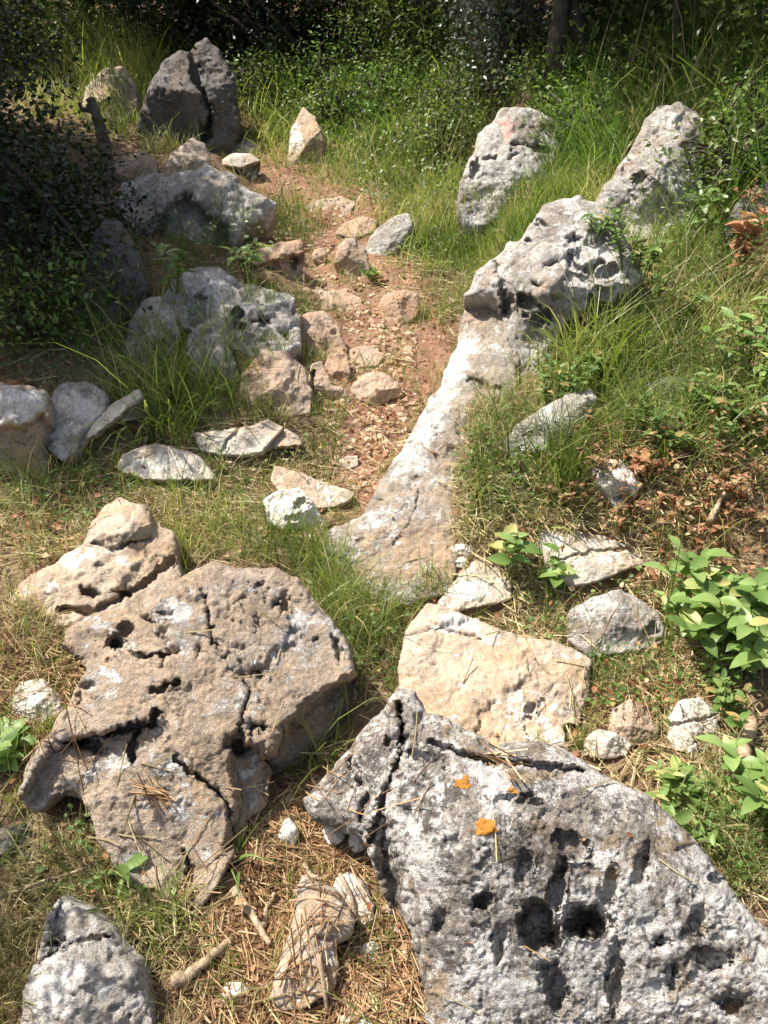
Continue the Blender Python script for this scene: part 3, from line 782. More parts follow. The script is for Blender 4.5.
rock('rock', 'round white rock with fine dark cracks, just above the front boulder on the right',
     [(667, 740), (669, 716), (680, 700), (700, 697), (715, 709), (721, 733), (729, 746), (720, 757), (695, 756), (676, 750)], M_white, contact=(697, 757), tilt=42, bulge=.25, edge=.7, nf=4, famp=.25, rough=.022, cracks=[([(670, 725), (690, 722), (715, 715)], 1.5, .012), ([(680, 705), (692, 730), (700, 755)], 1.5, .012), ([(690, 745), (720, 730)], 1.5, .012)], pits=[(718, 745, 6, 8, .03)])

# ---------------------------------------------------------------- path stones
rock('rock', 'notched brown rock at the left side of the path with a grass tuft behind',
     [(250, 268), (257, 248), (280, 242), (303, 240), (305, 262), (304, 278), (290, 282), (260, 282)], M_path, contact=(280, 281), tilt=50, bulge=.18, nf=4, famp=.35, rough=.025, pits=[(294, 262, 5, 9, .06)], blocks=[([(248, 272), (275, 258), (306, 252), (306, 290), (248, 290)], .05, 5)])
rock('stone', 'small dark brown stone on the path beside the notched brown rock',
     [(311, 258), (314, 250), (322, 247), (328, 254), (325, 262), (316, 263)], M_path, contact=(319, 263), tilt=45, bulge=.3, nf=3, famp=.3, rough=.03, cat='stone')
rock('rock', 'upright angular tan rock in the middle of the path, dark on its right',
     [(333, 264), (338, 246), (346, 238), (356, 238), (366, 248), (371, 270), (364, 286), (352, 283), (344, 272)], M_path, contact=(354, 287), tilt=52, yaw=-10, bulge=.22, nf=5, famp=.5, rough=.03, paint=[('w', 350, 250, 12, 12, .4)])
rock('rock', 'whitish rock at the right side of the path touching the upright angular one',
     [(364, 250), (370, 236), (380, 226), (392, 217), (408, 212), (414, 225), (404, 244), (388, 256), (372, 260)], M_grey, contact=(384, 258), tilt=40, bulge=.22, nf=5, famp=.35, rough=.03)
rock('rock', 'rounded brown stone right of the path, above the lone orange-brown one',
     [(377, 306), (384, 294), (404, 289), (418, 294), (421, 310), (411, 323), (392, 326), (381, 317)], M_path, contact=(398, 326), tilt=46, bulge=.28, edge=.7, nf=4, famp=.35, rough=.025)
rock('rock', 'lone orange-brown wedge of stone lying on the red path soil',
     [(349, 389), (364, 373), (384, 372), (400, 384), (404, 396), (392, 398), (376, 406), (358, 400)], M_path, contact=(376, 405), lift=0.02, tilt=42, bulge=.22, nf=5, famp=.45, rough=.025)
rock('rock', 'flat tan stone sunk level in the path above the orange-brown wedge',
     [(345, 352), (358, 346), (372, 346), (385, 356), (376, 367), (354, 366)], M_path, contact=(364, 367), tilt=18, bulge=.08, nf=3, famp=.12, rough=.02)
rock('rock', 'knobbly tan outcrop on the left of the path, highest of three steps',
     [(295, 332), (303, 314), (324, 310), (340, 328), (348, 352), (330, 362), (308, 358), (298, 348)], M_path, contact=(318, 362), tilt=38, bulge=.2, nf=5, famp=.35, rough=.045, pitn=(12, .02), paint=[('k', 312, 320, 14, 8, .5)])
rock('rock', 'square tan block forming the middle of three rock steps left of the path',
     [(324, 368), (328, 355), (346, 352), (351, 372), (346, 388), (330, 384)], M_path, contact=(338, 387), tilt=46, bulge=.14, edge=.4, nf=4, famp=.4, rough=.03)
rock('rock', 'tan block with a dark cleft, lowest of three rock steps left of the path',
     [(308, 385), (311, 364), (322, 360), (332, 384), (347, 390), (350, 402), (334, 408), (314, 406)], M_path, contact=(326, 407), tilt=46, bulge=.16, edge=.4, nf=5, famp=.4, rough=.03, cracks=[([(316, 405), (312, 385), (314, 372)], 2.5, .04)])
rock('rock', 'broad tan rock face left of the three steps, grass at its foot',
     [(238, 400), (242, 372), (262, 350), (286, 352), (305, 368), (312, 392), (310, 412), (284, 418), (252, 414)], M_path, contact=(276, 417), tilt=42, bulge=.16, edge=.5, nf=6, famp=.4, rough=.035, pitn=(12, .01), paint=[('k', 250, 385, 12, 20, .5)])
rock('boulder', 'wide pitted grey outcrop with grass growing through it, left of the path',
     [(160, 300), (168, 284), (190, 270), (216, 266), (240, 283), (270, 288), (294, 299), (303, 322), (300, 346), (286, 358), (262, 360), (240, 352), (214, 340), (190, 330), (170, 320)], M_grey, contact=(235, 372), tilt=30, yaw=8, bulge=.14, edge=.6, nf=7, famp=.35, rough=.05, pitn=[(9, .03), (22, .014)], step=1.4, ridg=.024, jit=5, frac=.04,
     pits=[(238, 318, 9, 12, .07), (262, 322, 12, 8, .06), (285, 335, 8, 8, .05), (200, 300, 8, 6, .04)], paint=[('k', 260, 320, 30, 20, .3), ('w', 200, 290, 40, 20, .3)])
rock('rock', 'pitted grey knob deep in grass at the left end of the pitted outcrop',
     [(124, 350), (132, 318), (144, 300), (160, 296), (176, 312), (180, 336), (172, 362), (150, 372), (132, 366)], M_grey, contact=(152, 378), tilt=36, bulge=.16, nf=5, famp=.35, rough=.05, pitn=[(10, .02), (22, .012)], ridg=.02, frac=.04)
rock('rock', 'pitted grey knob in front of the pitted outcrop, grass on both sides',
     [(184, 352), (188, 334), (202, 326), (220, 334), (232, 352), (238, 376), (226, 388), (204, 392), (190, 376)], M_grey, contact=(212, 396), tilt=36, bulge=.16, nf=5, famp=.35, rough=.05, pitn=[(10, .02), (22, .012)], ridg=.02, frac=.04)
rock('rock', 'flat tan shelf crossing the upper end of the path',
     [(300, 210), (316, 200), (340, 196), (356, 202), (350, 214), (326, 222), (306, 220)], M_path, contact=(326, 221), tilt=20, bulge=.08, nf=3, famp=.15, rough=.02)
rock('rock', 'low brown slab on the upper path, below the tan shelf',
     [(334, 234), (342, 224), (362, 216), (378, 220), (374, 232), (352, 238)], M_path, contact=(352, 238), tilt=24, bulge=.1, nf=4, famp=.25, rough=.03)
rock('rock', 'buried tan step in the path just below the upright angular rock',
     [(300, 300), (316, 288), (340, 290), (362, 298), (364, 310), (340, 316), (312, 312)], M_path, contact=(334, 315), tilt=22, bulge=.12, nf=5, famp=.25, rough=.03, pitn=(14, .01))

# ---------------------------------------------------------------- upper left
rock('boulder', 'tall dark blue-grey boulder in deep shade at the upper left',
     [(136, 135), (143, 105), (150, 84), (161, 64), (178, 50), (190, 53), (196, 42), (206, 38), (220, 48), (234, 76), (240, 112), (232, 142), (206, 150), (172, 146), (150, 148)], M_grey_shade, contact=(186, 150), tilt=62, yaw=5, bulge=.22, nf=6, famp=.4, rough=.04, step=1.4, ridg=.02, cracks=[([(192, 50), (196, 80), (210, 110), (206, 140)], 5, .1)], paint=[('w', 204, 52, 10, 12, .5)])
rock('rock', 'pale slab on the sunlit grassy slope behind the dead stump',
     [(80, 108), (87, 86), (104, 68), (124, 66), (136, 84), (138, 108), (120, 124), (96, 124)], M_tan2, contact=(108, 124), tilt=48, bulge=.18, nf=4, famp=.3, rough=.03)
rock('boulder', 'long rounded grey rock half in shade, half in sun, above the pitted outcrop',
     [(112, 205), (122, 182), (150, 175), (180, 172), (208, 165), (230, 173), (252, 190), (278, 205), (268, 220), (244, 228), (232, 250), (206, 262), (170, 262), (132, 240)], M_grey, contact=(195, 262), tilt=44, yaw=-4, bulge=.22, edge=.6, nf=6, famp=.3, rough=.035, step=1.5, ridg=.014, pitn=(10, .014), blocks=[([(186, 190), (206, 205), (232, 230), (240, 260), (170, 270), (130, 240)], .10, 10)])
rock('rock', 'sunlit tan rock between the tall dark boulder and the long rounded one',
     [(158, 174), (172, 152), (193, 137), (206, 144), (212, 164), (196, 176), (174, 180)], M_tan2, contact=(186, 180), tilt=44, bulge=.2, nf=4, famp=.35, rough=.03)
rock('rock', 'flat-topped buff stone at the head of the path with a shaded front',
     [(221, 160), (232, 153), (250, 153), (261, 160), (256, 172), (240, 179), (228, 172)], M_slab, contact=(240, 179), tilt=36, bulge=.1, edge=.35, nf=2, famp=.15, rough=.015, blocks=[([(218, 164), (240, 168), (264, 160), (262, 185), (218, 185)], .10, 4)])
rock('rock', 'small pale rock right behind the flat-topped buff stone',
     [(228, 156), (236, 144), (248, 139), (258, 146), (258, 156), (244, 158)], M_grey, contact=(244, 158), tilt=40, bulge=.2, nf=3, famp=.3, rough=.025)
rock('boulder', 'dark upright rock in the shade of the left thicket',
     [(78, 322), (82, 282), (90, 242), (104, 221), (120, 221), (132, 240), (143, 265), (150, 290), (140, 312), (110, 326)], M_grey_shade, contact=(112, 327), tilt=55, yaw=10, bulge=.25, nf=5, famp=.4, rough=.035, step=1.4, ridg=.015)
rock('rock', 'upright pale-sided stone in the grass at the top of the path',
     [(288, 164), (290, 132), (303, 106), (316, 118), (326, 140), (324, 164), (306, 170)], M_tan2, contact=(306, 169), tilt=58, yaw=-20, bulge=.25, nf=4, famp=.4, rough=.03, paint=[('w', 296, 140, 8, 24, .4)])
rock('rock', 'slim grey stone standing deep in grass behind the pale-sided one',
     [(312, 96), (314, 76), (322, 67), (332, 74), (334, 94), (324, 102)], M_grey_shade, contact=(322, 101), tilt=60, bulge=.25, nf=3, famp=.3, rough=.03)
rock('rock', 'reddish-brown bank stone at the foot of the dead stump',
     [(110, 172), (122, 156), (142, 150), (158, 160), (158, 176), (134, 180)], M_path, contact=(134, 180), tilt=36, bulge=.2, nf=4, famp=.35, rough=.035)

ROCKS = BVHTree.FromPolygons([tuple(v) for v in np.concatenate(BV).tolist()], np.concatenate(BF).tolist())


def drop(x, y, zmax=4.0):
    """top surface under (x, y): (z, on_rock, normal)"""
    g = float(ground_z(np.array([x]), np.array([y]))[0])
    h = ROCKS.ray_cast(Vector((x, y, g + 1.4)), Vector((0, 0, -1)), 1.6)
    if h[0] is not None and h[0].z > g:
        return h[0].z, True, h[1]
    return g, False, Vector((0, 0, 1))


def rock_mask(P, marg=0.004):
    """True where a rock covers the ground point"""
    out = np.zeros(len(P), bool)
    dn = Vector((0, 0, -1))
    for i, p in enumerate(P):
        h = ROCKS.ray_cast(Vector((p[0], p[1], p[2] + 1.4)), dn, 1.6)
        if h[0] is not None and h[0].z > p[2] + marg:
            out[i] = True
    return out
# ---------------------------------------------------------------- ground sheet
def ground_mat():
    m, nt, out = new_mat('soil')
    b = NB(nt)
    geo = b.n('ShaderNodeNewGeometry'); co = geo.outputs['Position']
    big = b.noise(co, 2.3, 5, 0.6, 0.5); mid = b.noise(co, 13.0, 7, 0.7, 0.3); fine = b.noise(co, 60.0, 6, 0.75); gr = b.noise(co, 260.0, 3, 0.7)
    f = b.math('ADD', b.math('MULTIPLY', mid, 0.5), b.math('MULTIPLY', fine, 0.5))
    soil = b.ramp(f, [(0.33, (0.075, 0.05, 0.032)), (0.5, (0.19, 0.125, 0.075)), (0.64, (0.34, 0.245, 0.15))])
    red = b.ramp(f, [(0.33, (0.15, 0.072, 0.045)), (0.5, (0.29, 0.158, 0.10)), (0.66, (0.43, 0.285, 0.195))])
    pm = b.math('ADD', b.attr('path'), b.math('MULTIPLY', b.math('SUBTRACT', big, 0.5), 0.9))
    pm = b.ramp(pm, [(0.35, 0.0), (0.62, 1.0)])
    col = b.mix(pm, soil, red)
    vo = b.n('ShaderNodeTexVoronoi', feature='F1'); vo.inputs['Scale'].default_value = 75.0
    b.l(b.mix(0.03, co, fine), vo.inputs['Vector'])
    peb = b.math('LESS_THAN', vo.outputs['Distance'], b.math('MULTIPLY', b.ramp(mid, [(0.45, 0.0), (0.7, 1.0)]), 0.40))
    pc = b.mix(fine, (0.28, 0.19, 0.12), (0.55, 0.44, 0.33))
    col = b.mix(b.math('MULTIPLY', peb, 0.8), col, pc)
    col = b.mix(1.0, col, b.ramp(gr, [(0.25, 0.7), (0.75, 1.25)]), 'MULTIPLY')
    bs = b.n('ShaderNodeBsdfPrincipled'); bs.inputs['Roughness'].default_value = 0.95; bs.inputs['Specular IOR Level'].default_value = 0.1
    b.l(col, bs.inputs['Base Color'])
    h = b.math('ADD', b.math('ADD', mid, fine), b.math('ADD', b.math('MULTIPLY', gr, 0.4), b.math('MULTIPLY', peb, 0.25)))
    bp = b.n('ShaderNodeBump'); bp.inputs['Strength'].default_value = 0.8; bp.inputs['Distance'].default_value = 0.012
    b.l(h, bp.inputs['Height']); b.l(bp.outputs['Normal'], bs.inputs['Normal'])
    b.l(bs.outputs[0], out.inputs['Surface'])
    return m

_ny, _nx = GZ.shape
_i, _j = np.meshgrid(np.arange(_nx - 1), np.arange(_ny - 1))
_Q = np.stack([_j * _nx + _i, _j * _nx + _i + 1, (_j + 1) * _nx + _i + 1, (_j + 1) * _nx + _i], -1).reshape(-1, 4)
_V = np.stack([_gx.ravel(), _gy.ravel(), GZ.ravel()], 1)
_pw = np.interp(_V[:, 1], [0, 1.4, 1.8, 2.4, 4.2, 5.5, 7], [0.0, 0.0, 0.14, 0.26, 0.30, 0.22, 0.0])
_pa = 1 - sstep(0.55, 1.35, np.abs(_V[:, 0] - pathx(_V[:, 1])) / np.maximum(_pw, 0.02))
_pa = np.where(_pw < 0.03, 0, _pa)
g = link('ground', make_mesh('ground', _V, _Q, ground_mat(), True, {'path': _pa}))
g['kind'] = 'structure'

# ---------------------------------------------------------------- litter
def sample_px(spots):
    """spots: (cx, cy, rx, ry, n) in the picture, fuzzy ellipses -> ground points"""
    xs, ys = [], []
    for cx, cy, rx, ry, n in spots:
        r = np.sqrt(RNG.random(n)) * (1 + 0.18 * RNG.standard_normal(n)); a = RNG.random(n) * 2 * np.pi
        xs.append(cx + rx * r * np.cos(a)); ys.append(cy + ry * r * np.sin(a))
    x, y = np.concatenate(xs), np.concatenate(ys)
    return at(x, y)


def needles(name, P, L, w, mat, kind_lab, cover=0.25, onrock=True):
    """fallen needles / straw: long thin three-sided slivers lying on soil and stone"""
    if name == 'straw_litter':
        P = P[~((np.abs(P[:, 0] - pathx(P[:, 1])) < .2) & (P[:, 1] > 2.1) & (RNG.random(len(P)) < .75))]
    V, Q, A = [], [], []
    n0 = 0
    for p in P:
        z, rk, nr = drop(p[0], p[1])
        if rk and (not onrock or random.random() > cover or nr.z < 0.5): continue
        a = random.uniform(0, 2 * math.pi); l = L * random.uniform(0.5, 1.25)
        dx, dy = math.cos(a), math.sin(a)
        lift = random.uniform(0.001, 0.016)
        sl = random.gauss(0, 0.12)
        if rk: sl = -(nr.x * dx + nr.y * dy) / max(nr.z, .4); lift = 0.003
        bend = random.gauss(0, 0.12) * l
        ww = w * random.uniform(0.7, 1.3)
        pts = []
        for s in (-0.5, 0.0, 0.5):
            off = bend * (0.25 - s * s)
            cx_, cy_ = p[0] + dx * l * s - dy * off, p[1] + dy * l * s + dx * off
            cz_ = z + lift + sl * l * s
            pts += [(cx_ - dy * ww / 2, cy_ + dx * ww / 2, cz_), (cx_ + dy * ww / 2, cy_ - dx * ww / 2, cz_), (cx_, cy_, cz_ + ww * 0.7)]
        V += pts
        for k in (0, 3):
            Q += [(n0 + k, n0 + k + 3, n0 + k + 5, n0 + k + 2), (n0 + k + 2, n0 + k + 5, n0 + k + 4, n0 + k + 1)]
        A += [random.random()] * 9
        n0 += 9
    o = link(name, make_mesh(name, np.array(V), np.array(Q), mat, False, {'tint': np.array(A)}))
    tag(o, kind=None); o['kind'] = 'stuff'; o['label'] = kind_lab; o['category'] = 'litter'
    return o

M_needle = leaf_mat('needle', [(0.1, (0.16, 0.085, 0.04)), (0.5, (0.36, 0.21, 0.105)), (0.9, (0.52, 0.37, 0.21))], 0.1, 0.6, 0.3)
M_straw = leaf_mat('straw', [(0.1, (0.25, 0.17, 0.08)), (0.5, (0.47, 0.37, 0.19)), (0.9, (0.62, 0.53, 0.32))], 0.2, 0.6, 0.3)
M_dead = leaf_mat('dead_leaf', [(0.05, (0.15, 0.055, 0.025)), (0.3, (0.30, 0.12, 0.05)), (0.6, (0.43, 0.23, 0.11)), (0.95, (0.55, 0.40, 0.24))], 0.3, 0.6, 0.3, 1.1)
needles('pine_needles', sample_px([(320, 900, 90, 110, 2900), (270, 960, 80, 70, 1500), (370, 1000, 50, 30, 700), (230, 890, 40, 50, 400), (300, 810, 40, 30, 500), (50, 690, 50, 60, 700), (40, 640, 40, 50, 350), (640, 690, 80, 60, 900), (70, 800, 40, 40, 300)]),
        0.085, 0.0022, M_needle, 'fallen pine needles carpeting the gap between the front boulders', 0.05)
needles('straw_litter', sample_px([(384, 720, 400, 330, 2600), (384, 400, 380, 220, 2200), (100, 520, 100, 60, 700), (560, 620, 150, 60, 900), (640, 440, 130, 90, 1100), (520, 520, 60, 60, 500), (110, 870, 90, 90, 900), (660, 690, 100, 80, 600), (720, 850, 60, 60, 500), (250, 480, 120, 60, 500), (640, 320, 120, 60, 500), (380, 420, 60, 60, 300), (420, 280, 50, 50, 300), (130, 110, 60, 50, 200), (300, 230, 80, 40, 150)]),
        0.10, 0.0026, M_straw, 'dry straw and bleached stalks strewn over the soil', 0.03)
# a bundle of needles lying on the front boulder, and chips on the tan one
def bundle(name, label, cx, cy, ang, n, L, mat, w=0.003, cat='pine needles'):
    P = []
    # place by casting the picture ray on the rocks
    V, Q, A = [], [], []; n0 = 0
    def hit(px, py):
        d = rays([px], [py])[0]
        h = ROCKS.ray_cast(Vector(CAM), Vector(d).normalized(), 20)
        return np.array(h[0]), np.array(h[1])
    for k in range(n):
        px = cx + random.gauss(0, 5); py = cy + random.gauss(0, 3.0)
        p, nr = hit(px, py)
        a = R(ang + random.gauss(0, 20)); q, _ = hit(px + 12 * math.cos(a), py + 12 * math.sin(a))
        dv = q - p; dv /= np.linalg.norm(dv) + 1e-9
        sd = np.cross(nr, dv); sd /= np.linalg.norm(sd) + 1e-9
        l = L * random.uniform(.6, 1.2); h = random.uniform(.002, .012)
        for s in (-.5, 0, .5):
            c = p + dv * l * s + nr * h
            V += [c - sd * w / 2, c + sd * w / 2, c + nr * w * .7]
        for kk in (0, 3):
            Q += [(n0 + kk, n0 + kk + 3, n0 + kk + 5, n0 + kk + 2), (n0 + kk + 2, n0 + kk + 5, n0 + kk + 4, n0 + kk + 1)]
        A += [random.random()] * 9; n0 += 9
    V = np.array(V); o0 = V.mean(0)
    o = link(name, make_mesh(name, V - o0, np.array(Q), mat, False, {'tint': np.array(A)}), o0)
    return tag(o, label, cat)
bundle('needle_bundle', 'bundle of brown pine needles lying on top of the front lichen-crusted boulder', 500, 759, 28, 26, .11, M_needle)
bundle('needle_bundle', 'thin heap of straw-coloured needles on the lower part of the large tan boulder', 155, 790, 40, 14, .08, M_needle)

# dead leaves
def leaf_shape(kind='oak'):
    """small curled leaf, 8 verts: midrib + two edges; unit length along x"""
    xs = [0.0, 0.3, 0.65, 1.0]
    wd = [0.03, 0.32, 0.36, 0.0] if kind == 'oak' else [0.03, 0.24, 0.2, 0.0]
    V, Q = [], []
    for x, w_ in zip(xs, wd):
        V += [(x, -w_, 0.10 * w_ * 3 - 0.18 * x * x), (x, 0, -0.18 * x * x), (x, w_, 0.10 * w_ * 3 - 0.18 * x * x)]
    for k in range(3):
        b0 = k * 3
        Q += [(b0, b0 + 3, b0 + 4, b0 + 1), (b0 + 1, b0 + 4, b0 + 5, b0 + 2)]
    return np.array(V), np.array(Q)


def rotmats(az, pit, rol):
    ca, sa = np.cos(az), np.sin(az); cp, sp = np.cos(pit), np.sin(pit); cr, sr = np.cos(rol), np.sin(rol)
    X = np.stack([ca * cp, sa * cp, sp], -1)
    Y0 = np.stack([-sa, ca, np.zeros_like(sa)], -1)
    Z0 = np.cross(X, Y0)
    Y = Y0 * cr[:, None] + Z0 * sr[:, None]
    Z = -Y0 * sr[:, None] + Z0 * cr[:, None]
    return np.stack([X, Y, Z], -1)


def scatter_leaves(P, size, az, pit, rol, kind='oak', tint=None):
    LV, LQ = leaf_shape(kind)
    n = len(P)
    M = rotmats(az, pit, rol)
    V = np.einsum('nij,kj->nki', M, LV) * size[:, None, None] + P[:, None, :]
    Q = (LQ[None] + (np.arange(n) * len(LV))[:, None, None]).reshape(-1, 4)
    A = np.repeat(tint if tint is not None else RNG.random(n), len(LV))
    return V.reshape(-1, 3), Q, A

P = sample_px([(384, 700, 400, 340, 500), (384, 380, 70, 120, 400), (650, 480, 110, 60, 420), (700, 560, 60, 50, 250), (610, 480, 40, 30, 110), (700, 510, 60, 40, 200), (560, 520, 60, 50, 140), (600, 430, 60, 40, 120), (640, 290, 60, 50, 120), (720, 220, 40, 40, 130), (620, 600, 80, 50, 130), (640, 690, 70, 50, 130), (60, 540, 60, 50, 130), (10, 380, 30, 10, 30), (40, 300, 60, 60, 70), (130, 880, 30, 20, 16), (420, 500, 60, 80, 25), (380, 390, 60, 60, 50), (540, 130, 30, 12, 40), (720, 300, 50, 60, 120)])
PP = []
for p in P:
    z, rk, nr = drop(p[0], p[1])
    if rk and random.random() > 0.07: continue
    PP.append((p[0], p[1], z + random.uniform(0.004, 0.05 if not rk else 0.006)))
PP = np.array(PP); n = len(PP)
V, Q, A = scatter_leaves(PP, RNG.uniform(0.007, 0.022, n), RNG.random(n) * 6.28, RNG.normal(.1, .6, n), RNG.normal(0, .9, n))
o = link('dead_leaves', make_mesh('dead_leaves', V, Q, M_dead, True, {'tint': A})); tag(o, 'dry orange-brown leaves scattered over the right bank', 'leaves', kind='stuff')

# gravel on the path: little broken stones, one mesh
def ico():
    t = (1 + 5 ** .5) / 2
    v = np.array([(-1, t, 0), (1, t, 0), (-1, -t, 0), (1, -t, 0), (0, -1, t), (0, 1, t), (0, -1, -t), (0, 1, -t), (t, 0, -1), (t, 0, 1), (-t, 0, -1), (-t, 0, 1)]) / math.sqrt(1 + t * t)
    f = np.array([(0, 11, 5), (0, 5, 1), (0, 1, 7), (0, 7, 10), (0, 10, 11), (1, 5, 9), (5, 11, 4), (11, 10, 2), (10, 7, 6), (7, 1, 8), (3, 9, 4), (3, 4, 2), (3, 2, 6), (3, 6, 8), (3, 8, 9), (4, 9, 5), (2, 4, 11), (6, 2, 10), (8, 6, 7), (9, 8, 1)])
    return v, f
IV, IF = ico()
P = sample_px([(380, 430, 55, 60, 520), (370, 350, 45, 40, 420), (340, 290, 45, 40, 320), (320, 240, 40, 30, 220), (300, 200, 50, 20, 70), (400, 300, 40, 60, 120), (330, 930, 80, 90, 110), (560, 640, 120, 100, 120), (60, 700, 50, 50, 60), (250, 500, 100, 60, 80), (640, 700, 80, 60, 60), (450, 560, 30, 30, 50)])
P = P[~rock_mask(P)]
n = len(P)
S = np.minimum(RNG.lognormal(-5.0, .62, n), .017)[:, None, None] * RNG.uniform(.6, 1.3, (n, 1, 3)) * np.array([1, 1, .6])
V = IV[None] * (1 + .22 * RNG.standard_normal((n, 12, 1))) * S
a = RNG.random(n) * 6.28
V = np.stack([V[..., 0] * np.cos(a)[:, None] - V[..., 1] * np.sin(a)[:, None], V[..., 0] * np.sin(a)[:, None] + V[..., 1] * np.cos(a)[:, None], V[..., 2]], -1) + P[:, None, :]
M_gravel = matte_mat('gravel', [(0.25, (0.22, 0.12, 0.07)), (0.5, (0.40, 0.26, 0.16)), (0.8, (0.58, 0.48, 0.37))], 30, .9, .4)
o = link('gravel', make_mesh('gravel', V.reshape(-1, 3), (IF[None] + (np.arange(n) * 12)[:, None, None]).reshape(-1, 3), M_gravel, False, {'tint': np.repeat(RNG.random(n), 12)}))
tag(o, 'small loose stones on the reddish path soil', 'gravel', kind='stuff')

# ---------------------------------------------------------------- sticks
M_bark = matte_mat('dead_wood', [(0.36, (0.12, 0.08, 0.05)), (0.5, (0.32, 0.235, 0.145)), (0.64, (0.50, 0.40, 0.28))], 16, .85, .8, stretch=(3, 3, 3))
M_bark_dark = matte_mat('bark', [(0.3, (0.05, 0.038, 0.028)), (0.5, (0.11, 0.085, 0.06)), (0.7, (0.19, 0.15, 0.11))], 18, .9, .8)
def stick(label, px, rad, lift=0.02, mat=None, name='stick', forks=(), cat='stick'):
    def path3(pp):
        q = at([p[0] for p in pp], [p[1] for p in pp])
        out = []
        for i, c in enumerate(q):
            z, rk, _ = drop(c[0], c[1]); out.append((c[0], c[1], (z if rk else c[2]) + lift))
        q = np.array(out)
        t = np.linspace(0, 1, len(q)); tt = np.linspace(0, 1, len(q) * 4)
        q = np.stack([np.interp(tt, t, q[:, k]) for k in range(3)], 1)
        for _ in range(2): q[1:-1] = .5 * q[1:-1] + .25 * (q[2:] + q[:-2])
        k_ = np.cumsum(RNG.standard_normal(q.shape) * .16, 0); k_ -= k_.mean(0)
        return q + rad * k_
    q = path3(px)
    o0 = q[0].copy()
    B = Bag()
    V, Qd, T = tube(q - o0, np.linspace(rad, rad * .55, len(q)), 9, int(px[0][0]), .4); B.add(V, Qd, T)
    for f in forks:
        qf = path3(f); V, Qd, T = tube(qf - o0, np.linspace(rad * .7, rad * .4, len(qf)), 7, 3, .3); B.add(V, Qd, T)
    o = link(name, B.mesh(name, mat or M_bark), o0)
    return tag(o, label, cat)
stick('stout bare tan stick lying in the needles at the foot of the tan boulder', [(178, 994), (195, 982), (212, 968), (229, 949)], .0115, .022)
stick('forked twig in the gap between the two big boulders', [(236, 896), (252, 918), (262, 938), (270, 950)], .0085, .024, forks=[[(262, 935), (268, 915), (272, 898)]])
stick('short twig pointing at the half-buried rock', [(305, 868), (312, 880), (322, 890)], .006, .02)
stick('thin twig lying along the side of the half-buried rock', [(340, 890), (352, 910), (360, 930)], .004, .012)
stick('pale twig standing out of needles at the bottom', [(320, 980), (325, 1000), (328, 1015)], .005, .02)
stick('dry curved twig on the soil under the little broad-leaved sprout', [(520, 600), (530, 612), (536, 624)], .004, .012)
stick('bleached stick poking from the dry leaves above the broad-leaved plant', [(704, 542), (710, 530), (720, 515)], .009, .05)
stick('bleached forked twig at the right edge above the dry leaves', [(740, 434), (754, 428), (775, 422)], .008, .06, forks=[[(758, 430), (764, 440), (772, 452)]])
stick('flat piece of grey-brown driftwood at the right edge above the front boulder', [(736, 782), (740, 762), (745, 742), (750, 722)], .020, .03, name='driftwood', cat='driftwood')
stick('fallen bare branch on the dry grass at the left', [(2, 905), (40, 895), (90, 880)], .004, .03)
# standing dead stump on the left slope
o0 = at([106], [184])[0]
mp = (o0 - CAM) @ FWD * TANV / 512
pts = np.array([(107, 186), (106, 164), (104, 142), (100, 124), (95, 108), (90, 95)], float)
q = CAM + rays(pts[:, 0], pts[:, 1]) * ((o0 - CAM) @ FWD) - o0 + np.array([0, .0, -.02])
t_ = np.linspace(0, 1, 6); tt = np.linspace(0, 1, 26)
q = np.stack([np.interp(tt, t_, q[:, k]) for k in range(3)], 1)
for _ in range(2): q[1:-1] = .5 * q[1:-1] + .25 * (q[2:] + q[:-2])
root = thing('stump', 'broken dead trunk standing with a stubby side branch, by the left thicket', 'stump', o0)
B = Bag(); V, Qd, T = tube(q, np.linspace(7.5, 4.6, 26) * mp, 9, 5, .5); B.add(V, Qd, T)
link('trunk', B.mesh('trunk', M_bark_dark), parent=root)
B = Bag(); s0 = q[20]; V, Qd, T = tube(np.array([s0, s0 + np.array([-6, 0, 3]) * mp, s0 + np.array([-13, 0, 3]) * mp, s0 + np.array([-15, 0, 9]) * mp]), np.array([3.5, 3, 2.5, 2]) * mp, 7, 2, .4); B.add(V, Qd, T)
link('branch', B.mesh('branch', M_bark_dark), parent=root)
# ---------------------------------------------------------------- grass
def blades(P, H, W, lean=0.25, bend=1.0, segs=4, laz=None, lsp=3.14):
    n = len(P)
    az = RNG.random(n) * 2 * np.pi if laz is None else laz + RNG.normal(0, lsp, n)
    th0 = np.abs(RNG.normal(0, lean, n)); bd = np.abs(RNG.normal(bend, bend * .45, n))
    tw = RNG.random(n) * np.pi
    s = np.linspace(0, 1, segs + 1)
    V = np.zeros((n, segs + 1, 2, 3))
    r = np.zeros(n); z = np.zeros(n)
    for k in range(segs + 1):
        if k:
            th = th0 + bd * ((s[k] + s[k - 1]) / 2) ** 1.4
            r = r + np.sin(th) * H / segs; z = z + np.cos(th) * H / segs
        c = P + np.stack([r * np.cos(az), r * np.sin(az), z - 0.008], 1)
        w = W * (1 - 0.93 * s[k] ** 1.8) * (0.75 + .5 * s[k] if s[k] < .5 else 1) / 2
        sd = np.stack([np.cos(tw), np.sin(tw), 0 * tw], 1)
        V[:, k, 0] = c - sd * w[:, None]; V[:, k, 1] = c + sd * w[:, None]
    b = (np.arange(n) * (segs + 1) * 2)[:, None]
    Q = np.concatenate([b + np.array([2 * k, 2 * k + 1, 2 * k + 3, 2 * k + 2]) for k in range(segs)])
    return V.reshape(-1, 3), Q, (segs + 1) * 2


